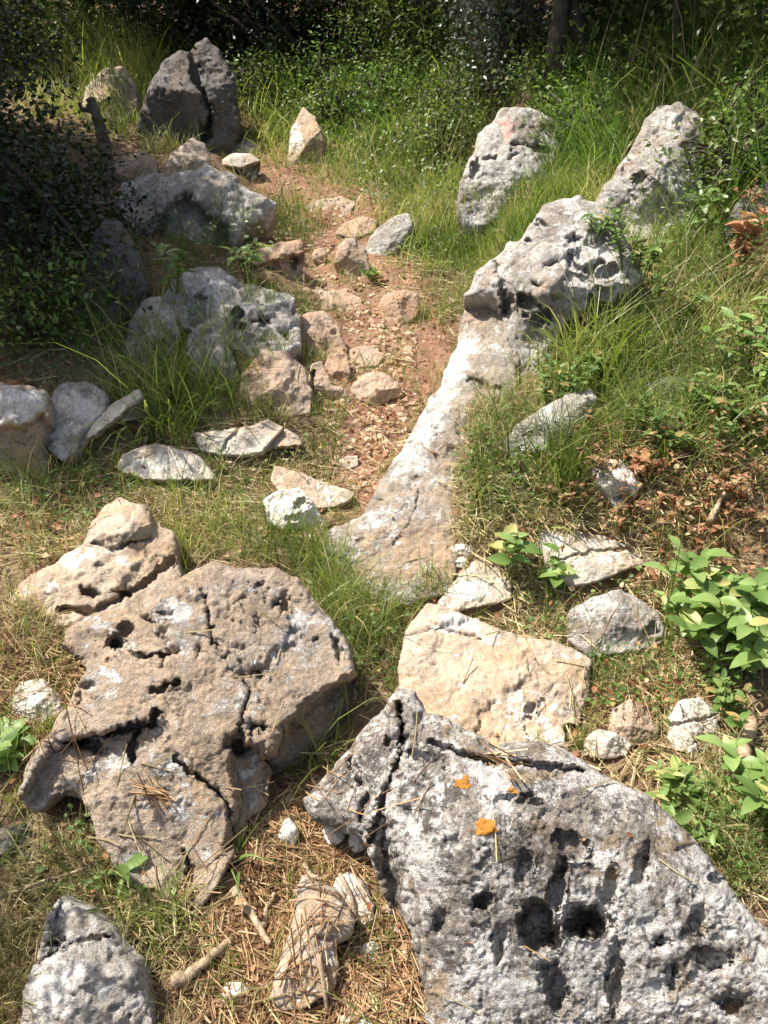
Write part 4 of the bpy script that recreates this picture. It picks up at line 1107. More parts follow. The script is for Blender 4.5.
def grass(name, label, spots, mat, tmean=.5, tsd=.2, segs=4, clump=0.0):
    """spots: (cx, cy, rx, ry, n, height, width, lean, bend)"""
    B = Bag()
    for sp in spots:
        cx, cy, rx, ry, n, h, w, ln, bd = sp[:9]
        n = int(n * GD)
        P = sample_px([(cx, cy, rx, ry, n)])
        if clump and n > 60:
            k = np.maximum(1, n // 16)
            C = P[RNG.integers(0, k, n)]
            P = C + np.stack([RNG.normal(0, clump, n), RNG.normal(0, clump, n), np.zeros(n)], 1)
            P[:, 2] = ground_z(P[:, 0], P[:, 1])
        P = P[~rock_mask(P, .006)]
        if not len(P): continue
        m = len(P)
        d = np.linalg.norm(P - CAM, axis=1)
        H = h * RNG.lognormal(-.12, .34, m); Wd = w * np.maximum(1, d / 4.2) * RNG.uniform(.7, 1.3, m)
        V, Q, k = blades(P, H, Wd, ln, bd, segs)
        # patchy colour
        t = tmean + RNG.normal(0, tsd, m) + .9 * perlin(P * 3.1, 77)
        B.add(V, Q, a=np.repeat(np.clip(t, 0, 1), k))
    o = link(name, B.mesh(name, mat))
    return tag(o, label, 'grass', kind='stuff')

GD = 1.0
M_green = leaf_mat('grass_green', [(0.0, (0.06, 0.095, 0.02)), (0.45, (0.16, 0.215, 0.045)), (0.75, (0.28, 0.315, 0.085)), (1.0, (0.46, 0.41, 0.18))], .42, .42, .35)
M_lush = leaf_mat('grass_lush', [(0.0, (0.05, 0.095, 0.018)), (0.5, (0.12, 0.21, 0.036)), (1.0, (0.25, 0.33, 0.08))], .45, .4, .4)
M_drygr = leaf_mat('grass_dry', [(0.0, (0.16, 0.15, 0.05)), (0.4, (0.32, 0.26, 0.12)), (0.8, (0.50, 0.42, 0.23)), (1.0, (0.62, 0.54, 0.34))], .3, .6, .3)

grass('grass', 'fine green grass in tufts between the rocks and beside the path', [
    (365, 615, 55, 55, 950, .115, .0024, .3, .9), (330, 575, 40, 25, 300, .12, .0024, .3, .9), (410, 690, 24, 20, 260, .07, .002, .4, .9), (300, 560, 60, 22, 260, .12, .0024, .3, 1.0),
    (250, 545, 70, 25, 260, .12, .0026, .3, 1.0), (310, 745, 36, 28, 170, .17, .003, .4, 1.2), (340, 700, 16, 40, 160, .13, .0026, .4, 1.),
    (205, 500, 40, 50, 260, .14, .0026, .3, .9), (165, 410, 55, 45, 560, .24, .0036, .35, 1.0), (225, 400, 22, 30, 160, .15, .003, .3, .9), (150, 470, 40, 30, 150, .12, .0026, .4, .9),
    (190, 345, 36, 40, 200, .20, .0034, .3, .9), (235, 315, 30, 24, 130, .15, .003, .3, .9), (222, 350, 10, 30, 170, .17, .003, .2, .7), (270, 345, 30, 24, 90, .10, .003, .4, .9), (270, 420, 24, 14, 80, .10, .003, .4, .9),
    (285, 225, 38, 20, 420, .17, .0036, .3, 1.0), (330, 440, 16, 40, 260, .09, .0026, .3, .8), (425, 420, 14, 60, 200, .08, .0024, .4, .9), (405, 345, 14, 40, 90, .07, .0024, .4, .9), (345, 380, 20, 14, 60, .05, .0024, .4, .8),
    (440, 300, 30, 30, 420, .09, .003, .5, 1.0), (180, 560, 12, 26, 80, .14, .0022, .3, .7), (140, 470, 20, 20, 60, .18, .003, .4, .9), (60, 480, 60, 24, 200, .17, .003, .5, 1.2), (20, 500, 40, 40, 100, .16, .003, .5, 1.2),
    (30, 640, 36, 40, 90, .11, .0024, .5, .9), (120, 900, 80, 40, 170, .09, .0024, .5, 1.1), (160, 935, 30, 26, 120, .10, .0026, .5, 1.1), (650, 660, 60, 50, 160, .10, .0024, .5, 1.), (600, 670, 20, 40, 160, .13, .002, .3, .7), (740, 850, 50, 50, 380, .12, .0026, .4, 1.), (560, 600, 60, 40, 90, .1, .0024, .4, 1.),
    (480, 640, 30, 10, 90, .05, .0026, .5, 1.), (520, 480, 50, 50, 380, .10, .0026, .45, 1.1), (500, 430, 34, 40, 240, .12, .0028, .5, 1.1), (484, 500, 18, 50, 160, .09, .0026, .5, 1.1), (565, 495, 16, 18, 130, .20, .0036, .25, .8), (665, 620, 8, 60, 50, .24, .003, .2, .5), (540, 560, 14, 60, 30, .2, .003, .2, .5)],
    M_green, .42, .17)
grass('grass', 'long arching grass over the right bank', [
    (580, 365, 50, 34, 900, .24, .0042, .4, 1.3), (640, 250, 60, 40, 600, .20, .0036, .4, 1.2), (660, 330, 100, 50, 1100, .18, .0034, .5, 1.2), (690, 400, 100, 40, 1000, .16, .0032, .5, 1.2), (730, 270, 50, 50, 500, .18, .0036, .5, 1.2), (600, 430, 70, 34, 700, .17, .0032, .5, 1.2), (730, 450, 60, 40, 360, .14, .003, .5, 1.2), (590, 285, 12, 12, 30, .2, .004, .3, .9), (550, 455, 50, 16, 300, .14, .003, .5, 1.1), (670, 418, 60, 14, 300, .15, .003, .5, 1.2), (620, 215, 30, 20, 200, .2, .004, .4, 1.2), (700, 230, 50, 24, 300, .2, .004, .5, 1.2)],
    M_green, .46, .22, clump=.05)
grass('grass', 'short bright green grass at the right of the upper path', [
    (440, 235, 50, 40, 1900, .12, .0034, .45, 1.), (420, 190, 60, 34, 1200, .13, .0036, .45, 1.1), (480, 250, 30, 26, 1200, .09, .0034, .4, .9), (390, 165, 70, 30, 900, .16, .004, .5, 1.2), (560, 218, 36, 18, 900, .13, .0036, .4, 1.), (495, 228, 40, 14, 900, .12, .0036, .4, 1.), (520, 250, 30, 14, 300, .10, .0034, .4, 1.), (400, 270, 40, 18, 200, .06, .003, .5, .9), (570, 195, 40, 24, 700, .13, .0036, .4, 1.)],
    M_green, .62, .18, clump=.05)
grass('grass', 'tall lush grass hanging at the edge of the thicket', [
    (590, 150, 45, 40, 1500, .24, .0042, .35, 1.2), (590, 100, 60, 30, 700, .26, .0045, .4, 1.3), (700, 120, 80, 60, 1300, .30, .0048, .5, 1.5), (760, 180, 50, 60, 900, .32, .005, .5, 1.5), (680, 60, 110, 30, 900, .30, .005, .4, 1.3), (430, 130, 70, 30, 900, .22, .0045, .45, 1.3), (350, 125, 60, 34, 900, .22, .0045, .5, 1.4), (420, 80, 80, 24, 500, .26, .005, .4, 1.3), (310, 95, 50, 24, 500, .26, .005, .5, 1.4), (540, 240, 24, 14, 260, .16, .004, .3, 1.)],
    M_lush, .42, .26, clump=.06)
grass('grass', 'yellow-green grass on the sunlit slope at the upper left', [
    (62, 100, 46, 26, 500, .16, .004, .45, 1.1), (130, 75, 46, 34, 1900, .22, .005, .35, 1.0), (120, 110, 40, 30, 700, .16, .0045, .4, 1.), (165, 145, 26, 14, 260, .14, .004, .4, 1.), (110, 60, 60, 30, 900, .24, .006, .4, 1.), (270, 130, 40, 26, 500, .22, .005, .4, 1.1), (290, 150, 40, 24, 420, .12, .004, .4, 1.), (350, 175, 40, 16, 360, .10, .0036, .4, 1.)],
    M_green, .72, .15)
grass('grass', 'sparse grass in the shade of the left thicket', [
    (60, 350, 60, 30, 120, .15, .0034, .6, 1.3), (115, 335, 50, 24, 160, .18, .0036, .4, 1.), (30, 300, 50, 40, 60, .15, .0034, .6, 1.3), (200, 250, 40, 20, 160, .18, .0036, .4, 1.), (240, 245, 30, 12, 120, .16, .0036, .4, 1.)],
    M_lush, .45, .18)
grass('grass', 'scattered broad bent blades standing out of the finer grass', [
    (580, 355, 50, 34, 70, .26, .0075, .4, 1.5), (165, 405, 50, 40, 60, .26, .006, .4, 1.3), (430, 220, 70, 40, 160, .17, .007, .5, 1.3), (690, 130, 90, 60, 220, .36, .008, .5, 1.6), (590, 130, 50, 40, 100, .28, .008, .5, 1.5), (300, 745, 30, 28, 26, .18, .006, .5, 1.4), (350, 630, 50, 50, 60, .15, .0045, .4, 1.2), (250, 550, 70, 30, 30, .15, .005, .4, 1.2), (660, 320, 100, 80, 130, .2, .006, .5, 1.4), (120, 80, 50, 30, 90, .24, .008, .5, 1.4), (560, 500, 60, 40, 30, .18, .006, .4, 1.2), (100, 890, 80, 50, 40, .1, .005, .6, 1.4), (740, 860, 40, 50, 50, .13, .005, .6, 1.4), (400, 130, 90, 40, 160, .26, .008, .5, 1.5)],
    M_green, .5, .25)
grass('dry_grass', 'tall bleached stems sticking out of the green grass', [
    (400, 200, 100, 60, 160, .24, .0028, .35, .5), (680, 150, 90, 80, 140, .38, .0035, .4, .7), (640, 340, 110, 70, 140, .26, .0028, .45, .7), (165, 400, 60, 50, 50, .28, .0026, .4, .6), (350, 640, 60, 60, 50, .18, .0018, .35, .5), (290, 550, 90, 30, 40, .18, .002, .35, .5), (60, 470, 60, 40, 40, .22, .0024, .6, .9), (600, 620, 90, 80, 60, .15, .0018, .5, .7), (130, 80, 60, 40, 70, .28, .0035, .4, .6)],
    M_straw, .7, .2)
grass('dry_grass', 'dry yellowed grass tangled among the rocks', [
    (100, 850, 50, 50, 900, .075, .0022, .8, 1.3), (60, 900, 70, 40, 600, .08, .0022, .8, 1.3), (150, 925, 50, 36, 500, .075, .0022, .8, 1.3), (10, 980, 26, 70, 500, .10, .0022, .7, 1.3), (40, 640, 50, 60, 500, .09, .0022, .8, 1.3), (70, 520, 90, 40, 600, .10, .0024, .8, 1.3),
    (240, 470, 80, 40, 360, .09, .0024, .7, 1.3), (600, 600, 110, 50, 700, .075, .0022, .8, 1.3), (650, 690, 90, 60, 800, .075, .0022, .8, 1.3), (725, 830, 50, 60, 700, .10, .0024, .7, 1.3), (640, 420, 130, 80, 1300, .12, .0028, .8, 1.4), (520, 500, 60, 60, 500, .10, .0024, .7, 1.3), (680, 300, 100, 60, 700, .13, .003, .8, 1.4), (492, 440, 20, 50, 300, .11, .0024, .6, 1.2), (478, 510, 14, 50, 260, .09, .0024, .6, 1.2), (480, 410, 20, 40, 220, .09, .0024, .6, 1.2), (420, 380, 40, 60, 260, .06, .0022, .7, 1.2), (420, 300, 50, 40, 300, .06, .0024, .7, 1.2), (360, 620, 60, 60, 300, .12, .0022, .6, 1.1), (420, 590, 40, 20, 200, .06, .0022, .7, 1.2), (740, 540, 40, 34, 260, .08, .0024, .8, 1.4), (20, 530, 44, 50, 320, .08, .0024, .8, 1.4), (165, 1000, 36, 40, 220, .06, .002, .8, 1.4), (670, 520, 70, 30, 320, .08, .0024, .8, 1.4), (60, 110, 50, 30, 260, .14, .004, .6, 1.3), (700, 130, 80, 60, 500, .3, .004, .5, 1.4), (420, 130, 100, 40, 700, .18, .0036, .5, 1.3), (590, 130, 50, 40, 300, .24, .004, .5, 1.4), (384, 720, 400, 330, 3500, .05, .0022, .9, 1.4), (120, 400, 180, 160, 1300, .07, .0026, .9, 1.4), (640, 400, 160, 180, 1500, .08, .0026, .9, 1.4), (330, 180, 80, 24, 400, .08, .003, .7, 1.2), (130, 90, 50, 40, 400, .16, .004, .6, 1.2), (700, 210, 50, 40, 300, .14, .0036, .8, 1.4), (250, 400, 60, 40, 250, .10, .0026, .6, 1.2), (535, 125, 20, 10, 120, .05, .003, .8, 1.2)],
    M_drygr, .5, .2)

def grass_on(name, label, spots, mat, tmean):
    B = Bag()
    for (cx, cy, rx, ry, n, h, w) in spots:
        a = RNG.random(n) * 6.28; r = np.sqrt(RNG.random(n))
        px, py = cx + rx * r * np.cos(a), cy + ry * r * np.sin(a)
        d = rays(px, py); pts = []
        for k in range(n):
            hh = ROCKS.ray_cast(Vector(CAM), Vector(d[k]).normalized(), 20)
            g_ = at([px[k]], [py[k]])[0]
            if hh[0] is not None and (hh[0] - Vector(CAM)).length < np.linalg.norm(g_ - CAM): pts.append(tuple(hh[0]))
        if len(pts) < 3: continue
        P = np.array(pts); m = len(P); dd = np.linalg.norm(P - CAM, axis=1)
        V, Q, k = blades(P, h * RNG.lognormal(-.1, .35, m), w * np.maximum(1, dd / 4.2) * RNG.uniform(.7, 1.3, m), .35, 1.1)
        B.add(V, Q, a=np.repeat(np.clip(tmean + RNG.normal(0, .2, m), 0, 1), k))
    return tag(link(name, B.mesh(name, mat)), label, 'grass', kind='stuff')
grass_on('grass', 'grass sprouting from the crevices of the rocks', [(232, 345, 12, 26, 70, .13, .003), (200, 320, 12, 14, 50, .11, .003), (262, 300, 26, 10, 60, .10, .003), (175, 300, 14, 16, 50, .12, .003), (275, 345, 14, 10, 40, .09, .003), (255, 365, 16, 16, 40, .1, .003), (150, 345, 20, 20, 60, .15, .0032),
    (110, 92, 22, 20, 120, .14, .004), (550, 128, 10, 10, 40, .07, .003), (495, 205, 40, 14, 110, .09, .0032), (655, 205, 30, 14, 70, .1, .003), (545, 372, 24, 16, 70, .16, .0036), (610, 335, 18, 20, 40, .18, .004), (545, 430, 40, 14, 60, .12, .003), (665, 392, 34, 10, 60, .13, .003), (230, 220, 30, 14, 70, .13, .0032), (310, 150, 10, 12, 30, .1, .003), (120, 300, 24, 14, 40, .15, .003), (155, 250, 30, 14, 40, .13, .003), (440, 580, 30, 16, 90, .06, .0022), (390, 592, 60, 10, 160, .07, .0022), (330, 575, 26, 20, 110, .12, .0024), (462, 480, 10, 60, 70, .06, .0022)], M_green, .5)
# growth hugging the foot of every rock
def collar(name, label, mat, per_px, h, w, tmean, lo, hi, rng_rows=(90, 1030), seedk=0, bend=1.1):
    xs, ys = [], []
    for outline, contact, spx, sd in ROCK_OUT:
        o = np.array(outline, float)
        if spx < 16 or not rng_rows[0] < contact[1] < rng_rows[1] + 80: continue
        c = o.mean(0); L = np.hypot(*(np.roll(o, -1, 0) - o).T)
        n = int(L.sum() * per_px)
        i = RNG.choice(len(o), n, p=L / L.sum()); f = RNG.random(n)[:, None]
        p = o[i] * (1 - f) + np.roll(o, -1, 0)[i] * f
        patchy = perlin(np.stack([p[:, 0] / 30.0, p[:, 1] / 30.0, np.full(n, 3.0 + seedk)], 1), 5 + seedk)
        dv = p - c; dv /= np.hypot(*dv.T)[:, None] + 1e-9
        p = p + dv * RNG.uniform(lo, hi, n)[:, None]
        k = (patchy > -0.05) & (RNG.random(n) < .5 + patchy)
        xs.append(p[k, 0]); ys.append(p[k, 1])
    P = at(np.concatenate(xs), np.concatenate(ys)); P = P[~rock_mask(P, .004)]
    m = len(P); d = np.linalg.norm(P - CAM, axis=1)
    V, Q, k = blades(P, h * RNG.lognormal(-.1, .4, m) * (.6 + .2 * np.minimum(d, 4)), w * np.maximum(1, d / 4.0) * RNG.uniform(.7, 1.3, m), .45, bend)
    o = link(name, make_mesh(name, V, Q, mat, True, {'tint': np.repeat(np.clip(tmean + RNG.normal(0, .2, m), 0, 1), k)}))
    return tag(o, label, 'grass', kind='stuff')
collar('grass', 'green blades growing against the feet of the rocks', M_green, 1.3, .08, .0024, .5, -2, 9, seedk=0)
collar('dry_grass', 'withered blades caught against the feet of the rocks', M_drygr, 1.6, .055, .0022, .5, -2, 9, seedk=20, bend=1.5)

M_herb0 = None
M_herb = leaf_mat('herb', [(0.0, (0.05, 0.09, 0.02)), (0.5, (0.11, 0.19, 0.04)), (0.9, (0.22, 0.29, 0.09)), (1.0, (0.36, 0.26, 0.10))], .38, .5, .3)
P = sample_px([(500, 470, 50, 60, 700), (440, 230, 60, 40, 1500), (620, 320, 90, 60, 1100), (400, 180, 80, 40, 1400), (700, 420, 80, 60, 900), (600, 620, 80, 50, 250), (640, 690, 70, 40, 250), (740, 830, 50, 60, 300), (160, 380, 60, 60, 700), (110, 870, 60, 50, 160), (80, 500, 60, 30, 300), (60, 330, 90, 60, 700), (240, 330, 60, 40, 350), (560, 180, 40, 30, 500), (360, 640, 60, 50, 300), (250, 480, 80, 40, 250), (720, 230, 50, 50, 400), (300, 160, 60, 24, 500), (670, 220, 40, 20, 250)])
P = P[~rock_mask(P, .01)]
n = len(P); P[:, 2] += RNG.uniform(.004, .06, n)
V, Q, A = scatter_leaves(P, RNG.uniform(.007, .018, n), RNG.random(n) * 6.28, RNG.normal(.2, .5, n), RNG.normal(0, .5, n), 'oak', np.clip(RNG.normal(.5, .25, n), 0, 1))
o = link('ground_cover', make_mesh('ground_cover', V, Q, M_herb, True, {'tint': A})); tag(o, 'tiny creeping leaves close to the soil', 'ground cover', kind='stuff')

# ---------------------------------------------------------------- broad-leaved plants
M_broad = leaf_mat('broad_leaf', [(0.0, (0.09, 0.15, 0.035)), (0.5, (0.16, 0.25, 0.065)), (0.88, (0.27, 0.36, 0.12)), (1.0, (0.42, 0.38, 0.14))], .35, .42, .35, 1.4)
M_stem = matte_mat('green_stem', [(0.3, (0.10, 0.13, 0.04)), (0.7, (0.20, 0.22, 0.08))], 20, .6, .2)

def big_leaf(L, wr, curl, n=7):
    """ovate leaf with a midrib fold and a drooping tip, along +x"""
    s = np.linspace(0, 1, n)
    w = wr * L * np.clip(np.sin(np.pi * s ** .8) ** .8, 0, 1); w[0] = .02 * L; w[-1] = .004 * L
    x = L * s; zc = -curl * L * s ** 2
    V = []
    for i in range(n):
        for u in (-1, -.5, 0, .5, 1):
            V.append((x[i], w[i] * u, zc[i] + .28 * w[i] * abs(u) + .05 * w[i] * math.sin(9 * s[i] + 3 * u)))
    Q = [(i * 5 + k, (i + 1) * 5 + k, (i + 1) * 5 + k + 1, i * 5 + k + 1) for i in range(n - 1) for k in range(4)]
    return np.array(V), np.array(Q)


def plant(label, px, py, nst, h, spread, L, wr=.3, per=9, name='leafy_plant', lean=(0, 0), mat=None, cat='plant', base=None, group=None, whorl=False):
    o0 = at([px], [py])[0] if base is None else np.array(base)
    z, rk, _ = drop(o0[0], o0[1]); o0[2] = max(o0[2], z)
    root = thing(name, label, cat, o0, group)
    S, Fo = Bag(), Bag()
    for k in range(nst):
        a = random.uniform(0, 6.28); sp = spread * math.sqrt(random.random())
        top = np.array([math.cos(a) * sp + lean[0], math.sin(a) * sp + lean[1], h * random.uniform(.7, 1.1)])
        b0 = np.array([math.cos(a) * sp * .2, math.sin(a) * sp * .2, -.01])
        ts = np.linspace(0, 1, 7)
        q = b0 + (top - b0) * ts[:, None] + np.array([0, 0, 1]) * (0.12 * h * np.sin(ts * np.pi))[:, None]
        V, Qd, T = tube(q, np.linspace(.0035, .0015, 7) * (L / .07) ** .5, 5, k, .1); S.add(V, Qd, T)
        aa = random.uniform(0, 6.28)
        for j in range(per):
            f = .25 + .75 * (j + .5) / per if not whorl else .8 + .2 * j / per
            c = np.array([np.interp(f, ts, q[:, i]) for i in range(3)])
            aa += 2.4
            l = L * random.uniform(.45, 1.25) * (1.1 - .45 * abs(f - .7))
            LV, LQ = big_leaf(l, wr * random.uniform(.85, 1.15), random.uniform(.1, .45))
            M = rotmats(np.array([aa]), np.array([random.uniform(.0, .75)]), np.array([random.gauss(0, .3)]))[0]
            Fo.add(LV @ M.T + c, LQ, a=min(1, max(0, random.gauss(.3 + .35 * f, .30))))
    link('stem', S.mesh('stem', M_stem), parent=root)
    link('foliage', Fo.mesh('foliage', mat or M_broad), parent=root)
    return root

plant('big broad-leaved light green plant at the right edge beside the blotched white rock', 730, 655, 28, .19, .20, .054, .27, 13)
plant('yellow-green broad-leaved plant at the right edge under the driftwood', 768, 810, 14, .13, .14, .05, .26, 10)
plant('low green plant with narrow leaflets between the round white rock and the front boulder', 690, 815, 14, .06, .11, .042, .2, 9)
plant('light green plant with slender leaves on the right bank, top right of the dry leaves', 752, 395, 14, .20, .16, .05, .22, 12)
plant('slender-leaved green plant higher up the right bank at the picture edge', 775, 350, 8, .17, .10, .055, .22, 10)
plant('small upright broad-leaved sprout beside the two white pebbles', 506, 580, 3, .13, .03, .05, .3, 8)
plant('small leafy sprout growing in front of the long cream slab', 552, 590, 3, .12, .03, .045, .3, 7)
plant('fresh green sprout at the left edge by the pale cream lump of rock', 6, 756, 5, .05, .05, .045, .32, 7)
plant('bright leafy weed on the pitted grey outcrop, below the grass tuft', 248, 284, 4, .16, .07, .075, .2, 8)
plant('leafy weed on the left of the pitted grey outcrop', 178, 318, 4, .15, .07, .06, .22, 8)
plant('small bright weed at the foot of the upright angular path stone', 372, 285, 3, .06, .04, .04, .3, 6)
plant('single-leaved seedling in dry grass below the large tan boulder', 124, 890, 2, .07, .01, .06, .14, 2)
M_drybroad = leaf_mat('dry_broad', [(0.0, (0.22, 0.09, 0.04)), (0.5, (0.42, 0.20, 0.10)), (1.0, (0.52, 0.32, 0.19))], .3, .6, .3, 1.1)
plant('tall sprig of dead copper leaves at the upper right edge', 738, 290, 4, .26, .04, .045, .3, 18, mat=M_drybroad, name='dead_plant')
plant('cluster of red dead leaves beside the bright white rock', 640, 478, 7, .05, .05, .032, .34, 8, mat=M_dead, name='dead_plant')
plant('red dead sprig on top of the blocky grey-topped rock', 8, 398, 4, .04, .07, .045, .32, 6, mat=M_dead, name='dead_plant', base=None)
plant('green weed with white specks above the copper sprig, by the pale pointed boulder', 690, 240, 5, .20, .10, .05, .3, 10)

M_rust = leaf_mat('rusty_leaf', [(0.0, (0.11, 0.045, 0.025)), (0.4, (0.26, 0.11, 0.06)), (0.75, (0.38, 0.21, 0.11)), (1.0, (0.36, 0.31, 0.15))], .3, .6, .25, 1.1)
for (rx_, ry_) in [(600, 500), (655, 488), (690, 470), (720, 500), (675, 515), (635, 512), (700, 530), (745, 520), (655, 450), (725, 470), (760, 490), (560, 505), (690, 320), (655, 300), (605, 440), (745, 230), (720, 430), (765, 440), (630, 530)]:
    plant('low rusty-red withering plant on the right bank among the dry leaves', rx_, ry_, 7, random.uniform(.04, .09), .09, .017, .3, 11, mat=M_rust, name='withered_plant', group='withering plants on the right bank')

WR = random.Random(4)
for k_ in range(26):
    wx, wy = [(660, 300), (620, 330), (700, 340), (680, 410), (600, 390), (660, 440), (560, 420), (740, 420), (600, 330), (640, 300), (730, 690), (700, 440), (740, 720), (690, 470)][k_ % 14]
    plant('leafy green weed tangled in the grass and dead leaves of the right bank', wx + WR.uniform(-22, 22), wy + WR.uniform(-14, 14), 6, WR.uniform(.06, .14), .07, WR.uniform(.018, .032), WR.uniform(.18, .3), 11, mat=M_herb, name='weed', group='weeds on the right bank')

# strap-leaved tuft in the shady gap
o0 = at([236], [872])[0]
n = 12; Pz = np.zeros((n, 3)) + RNG.normal(0, .008, (n, 3)) * np.array([1, 1, 0])
V, Q, k = blades(Pz, RNG.uniform(.09, .17, n), np.full(n, .0075), .35, 1.7, 8)
root = thing('strap_leaf_tuft', 'dark green strap-leaved tuft growing in the shady gap beside the large tan boulder', 'plant', o0)
link('foliage', make_mesh('foliage', V, Q, M_lush, True, {'tint': np.repeat(RNG.uniform(.3, .9, n), k)}), parent=root)

# ---------------------------------------------------------------- shrubs and trees
M_shrub = leaf_mat('shrub_leaf', [(0.0, (0.014, 0.024, 0.007)), (0.5, (0.03, 0.052, 0.014)), (1.0, (0.075, 0.11, 0.03))], .20, .36, .35, 1.6)
M_olive = leaf_mat('olive_leaf', [(0.0, (0.028, 0.045, 0.012)), (0.5, (0.10, 0.14, 0.035)), (1.0, (0.22, 0.26, 0.075))], .32, .42, .4, 1.6)
M_silver = leaf_mat('silver_leaf', [(0.0, (0.05, 0.06, 0.045)), (0.5, (0.11, 0.13, 0.10)), (1.0, (0.24, 0.26, 0.22))], .15, .30, .6, 1.2)
M_sbark = matte_mat('shrub_bark', [(0.3, (0.035, 0.028, 0.022)), (0.5, (0.075, 0.06, 0.048)), (0.7, (0.13, 0.11, 0.09))], 16, .9, .7)


def crown_mesh(ctrs, rads, n_cl, per, L, wr_kind, seed, tmean=.45, droop=.2):
    """clumps of leaves through a volume made of several lobes"""
    rg = np.random.default_rng(seed)
    C = []
    w = np.array([r[0] * r[1] * r[2] for r in rads]); w = w / w.sum()
    for c, r, f in zip(ctrs, rads, w):
        m = max(3, int(n_cl * f))
        dirs = rg.normal(size=(m, 3)); dirs /= np.linalg.norm(dirs, axis=1)[:, None]
        rr = rg.random(m) ** .45
        C.append(np.array(c) + dirs * rr[:, None] * np.array(r) * (1 + .22 * perlin(dirs * 2.2 + seed, seed))[:, None])
    C = np.concatenate(C); m = len(C)
    cs = rg.uniform(.6, 1.3, m)
    n = m * per
    idx = np.repeat(np.arange(m), per)
    off = rg.normal(size=(n, 3)) * np.array([.085, .085, .06]) * (L / .035) ** .6 * cs[idx][:, None]
    P = C[idx] + off
    az = rg.random(n) * 6.28; pit = rg.normal(-droop, .55, n); rol = rg.normal(0, .7, n)
    tint = np.clip(tmean + rg.normal(0, .16, m)[idx] + rg.normal(0, .12, n), 0, 1)
    LVs = np.array([(0, 0, 0), (.45, -.26, .06), (1, 0, -.08), (.45, .26, .06)]) if wr_kind != 'narrow' else np.array([(0, 0, 0), (.45, -.14, .04), (1, 0, -.1), (.45, .14, .04)])
    M = rotmats(az, pit, rol)
    sz = L * rg.uniform(.6, 1.25, n)
    V = np.einsum('nij,kj->nki', M, LVs) * sz[:, None, None] + P[:, None, :]
    b = (np.arange(n) * 4)[:, None]
    T = np.concatenate([b + np.array([0, 1, 2]), b + np.array([0, 2, 3])])
    return V.reshape(-1, 3), T, np.repeat(tint, 4), C


def shrub(label, px, py, lobes, n_cl, per, L, mat, name='shrub', cat='shrub', kind='oval', trunks=((0, 0, .05),), tmean=.45, group=None, part='crown', seed=1):
    """lobes: (dx, dy, dz, rx, ry, rz) about the base; trunks: (dx, dy, radius) rising into the crown"""
    x, y, z = at([px], [py])[0] if seed < 41 or seed == 45 or seed >= 100 else (px, py, float(ground_z(np.array([px]), np.array([py]))[0]))
    root = thing(name, label, cat, (x, y, z), group)
    V, T, A, C = crown_mesh([l[:3] for l in lobes], [l[3:] for l in lobes], n_cl, per, L, kind, seed, tmean)
    link(part, make_mesh(part, V, T, mat, True, {'tint': A}), parent=root)
    rg = np.random.default_rng(seed + 99)
    S = Bag()
    tops = []
    for (dx, dy, r) in trunks:
        l = lobes[int(rg.integers(len(lobes)))]
        top = np.array([l[0] * .6 + dx * .6, l[1] * .6 + dy * .6, l[2] + .3 * l[5]])
        q = np.linspace(0, 1, 12)[:, None] * (top - np.array([dx, dy, -.1])) + np.array([dx, dy, -.1])
        q[1:-1] += rg.normal(0, .35 * r + .012, (10, 3))
        Vt, Qt, Tt = tube(q, np.linspace(r, r * .35, 12), 8, int(seed), .3); S.add(Vt, Qt, Tt)
        tops.append(q)
    pick = C[rg.choice(len(C), min(len(C), 26), replace=False)]
    for c in pick:
        q0 = tops[int(rg.integers(len(tops)))]; b_ = q0[int(rg.integers(3, 11))]
        mid = (b_ + c) / 2 + rg.normal(0, .06, 3) + np.array([0, 0, .05])
        ts = np.linspace(0, 1, 6)[:, None]
        q = (1 - ts) ** 2 * b_ + 2 * ts * (1 - ts) * mid + ts ** 2 * c
        Vt, Qt, Tt = tube(q, np.linspace(trunks[0][2] * .35, .004, 6), 5, 1, .1); S.add(Vt, Qt, Tt)
    link('trunk', S.mesh('trunk', M_sbark), parent=root)
    return root


SUN = np.array([math.cos(R(59)) * math.sin(R(-72)), math.cos(R(59)) * math.cos(R(-72)), math.sin(R(59))])
def lobes_over(base, spots):
    """boughs overhead: (px, py, height, rx, ry, rz) -> lobes standing between that ground spot and the sun"""
    b0 = at([base[0]], [base[1]])[0] if not isinstance(base, np.ndarray) else base
    out = []
    for (px, py, h, rx, ry, rz) in spots:
        c = at([px], [py])[0] + SUN / SUN[2] * h - b0
        out.append((*c, rx, ry, rz))
    return out

# left thicket
shrub('large dark evergreen shrub filling the left edge beside the dark upright rock', 8, 300, [(0, 0, .30, .40, .45, .40), (-.35, .2, .8, .6, .6, .6), (-.05, .40, .32, .36, .35, .36), (-.3, -.4, .35, .4, .4, .4), (.20, .50, .16, .26, .3, .22), (-.42, .4, .85, .45, .5, .5), (.28, -.1, .16, .22, .3, .24)], 950, 26, .030, M_shrub, trunks=((0, 0, .035), (.15, .1, .025), (-.2, 0, .03)), seed=3, tmean=.3)
shrub('dark evergreen shrub with sunlit leaf tips in the top left corner', -50, 140, [(0, 0, .55, .55, .6, .65), (.05, .15, 1.1, .55, .6, .5), (-.5, 0, 1.0, .7, .7, .7)], 640, 26, .034, M_olive, trunks=((0, 0, .05), (.2, .1, .04)), seed=5, tmean=.5)
shrub('low dark shrub at the foot of the dead stump', 58, 222, [(.0, -.16, .08, .28, .18, .14), (-.34, .0, .22, .26, .3, .26), (.22, -.16, .04, .25, .16, .10)], 220, 24, .026, M_shrub, trunks=((0, 0, .02),), seed=8, tmean=.35)
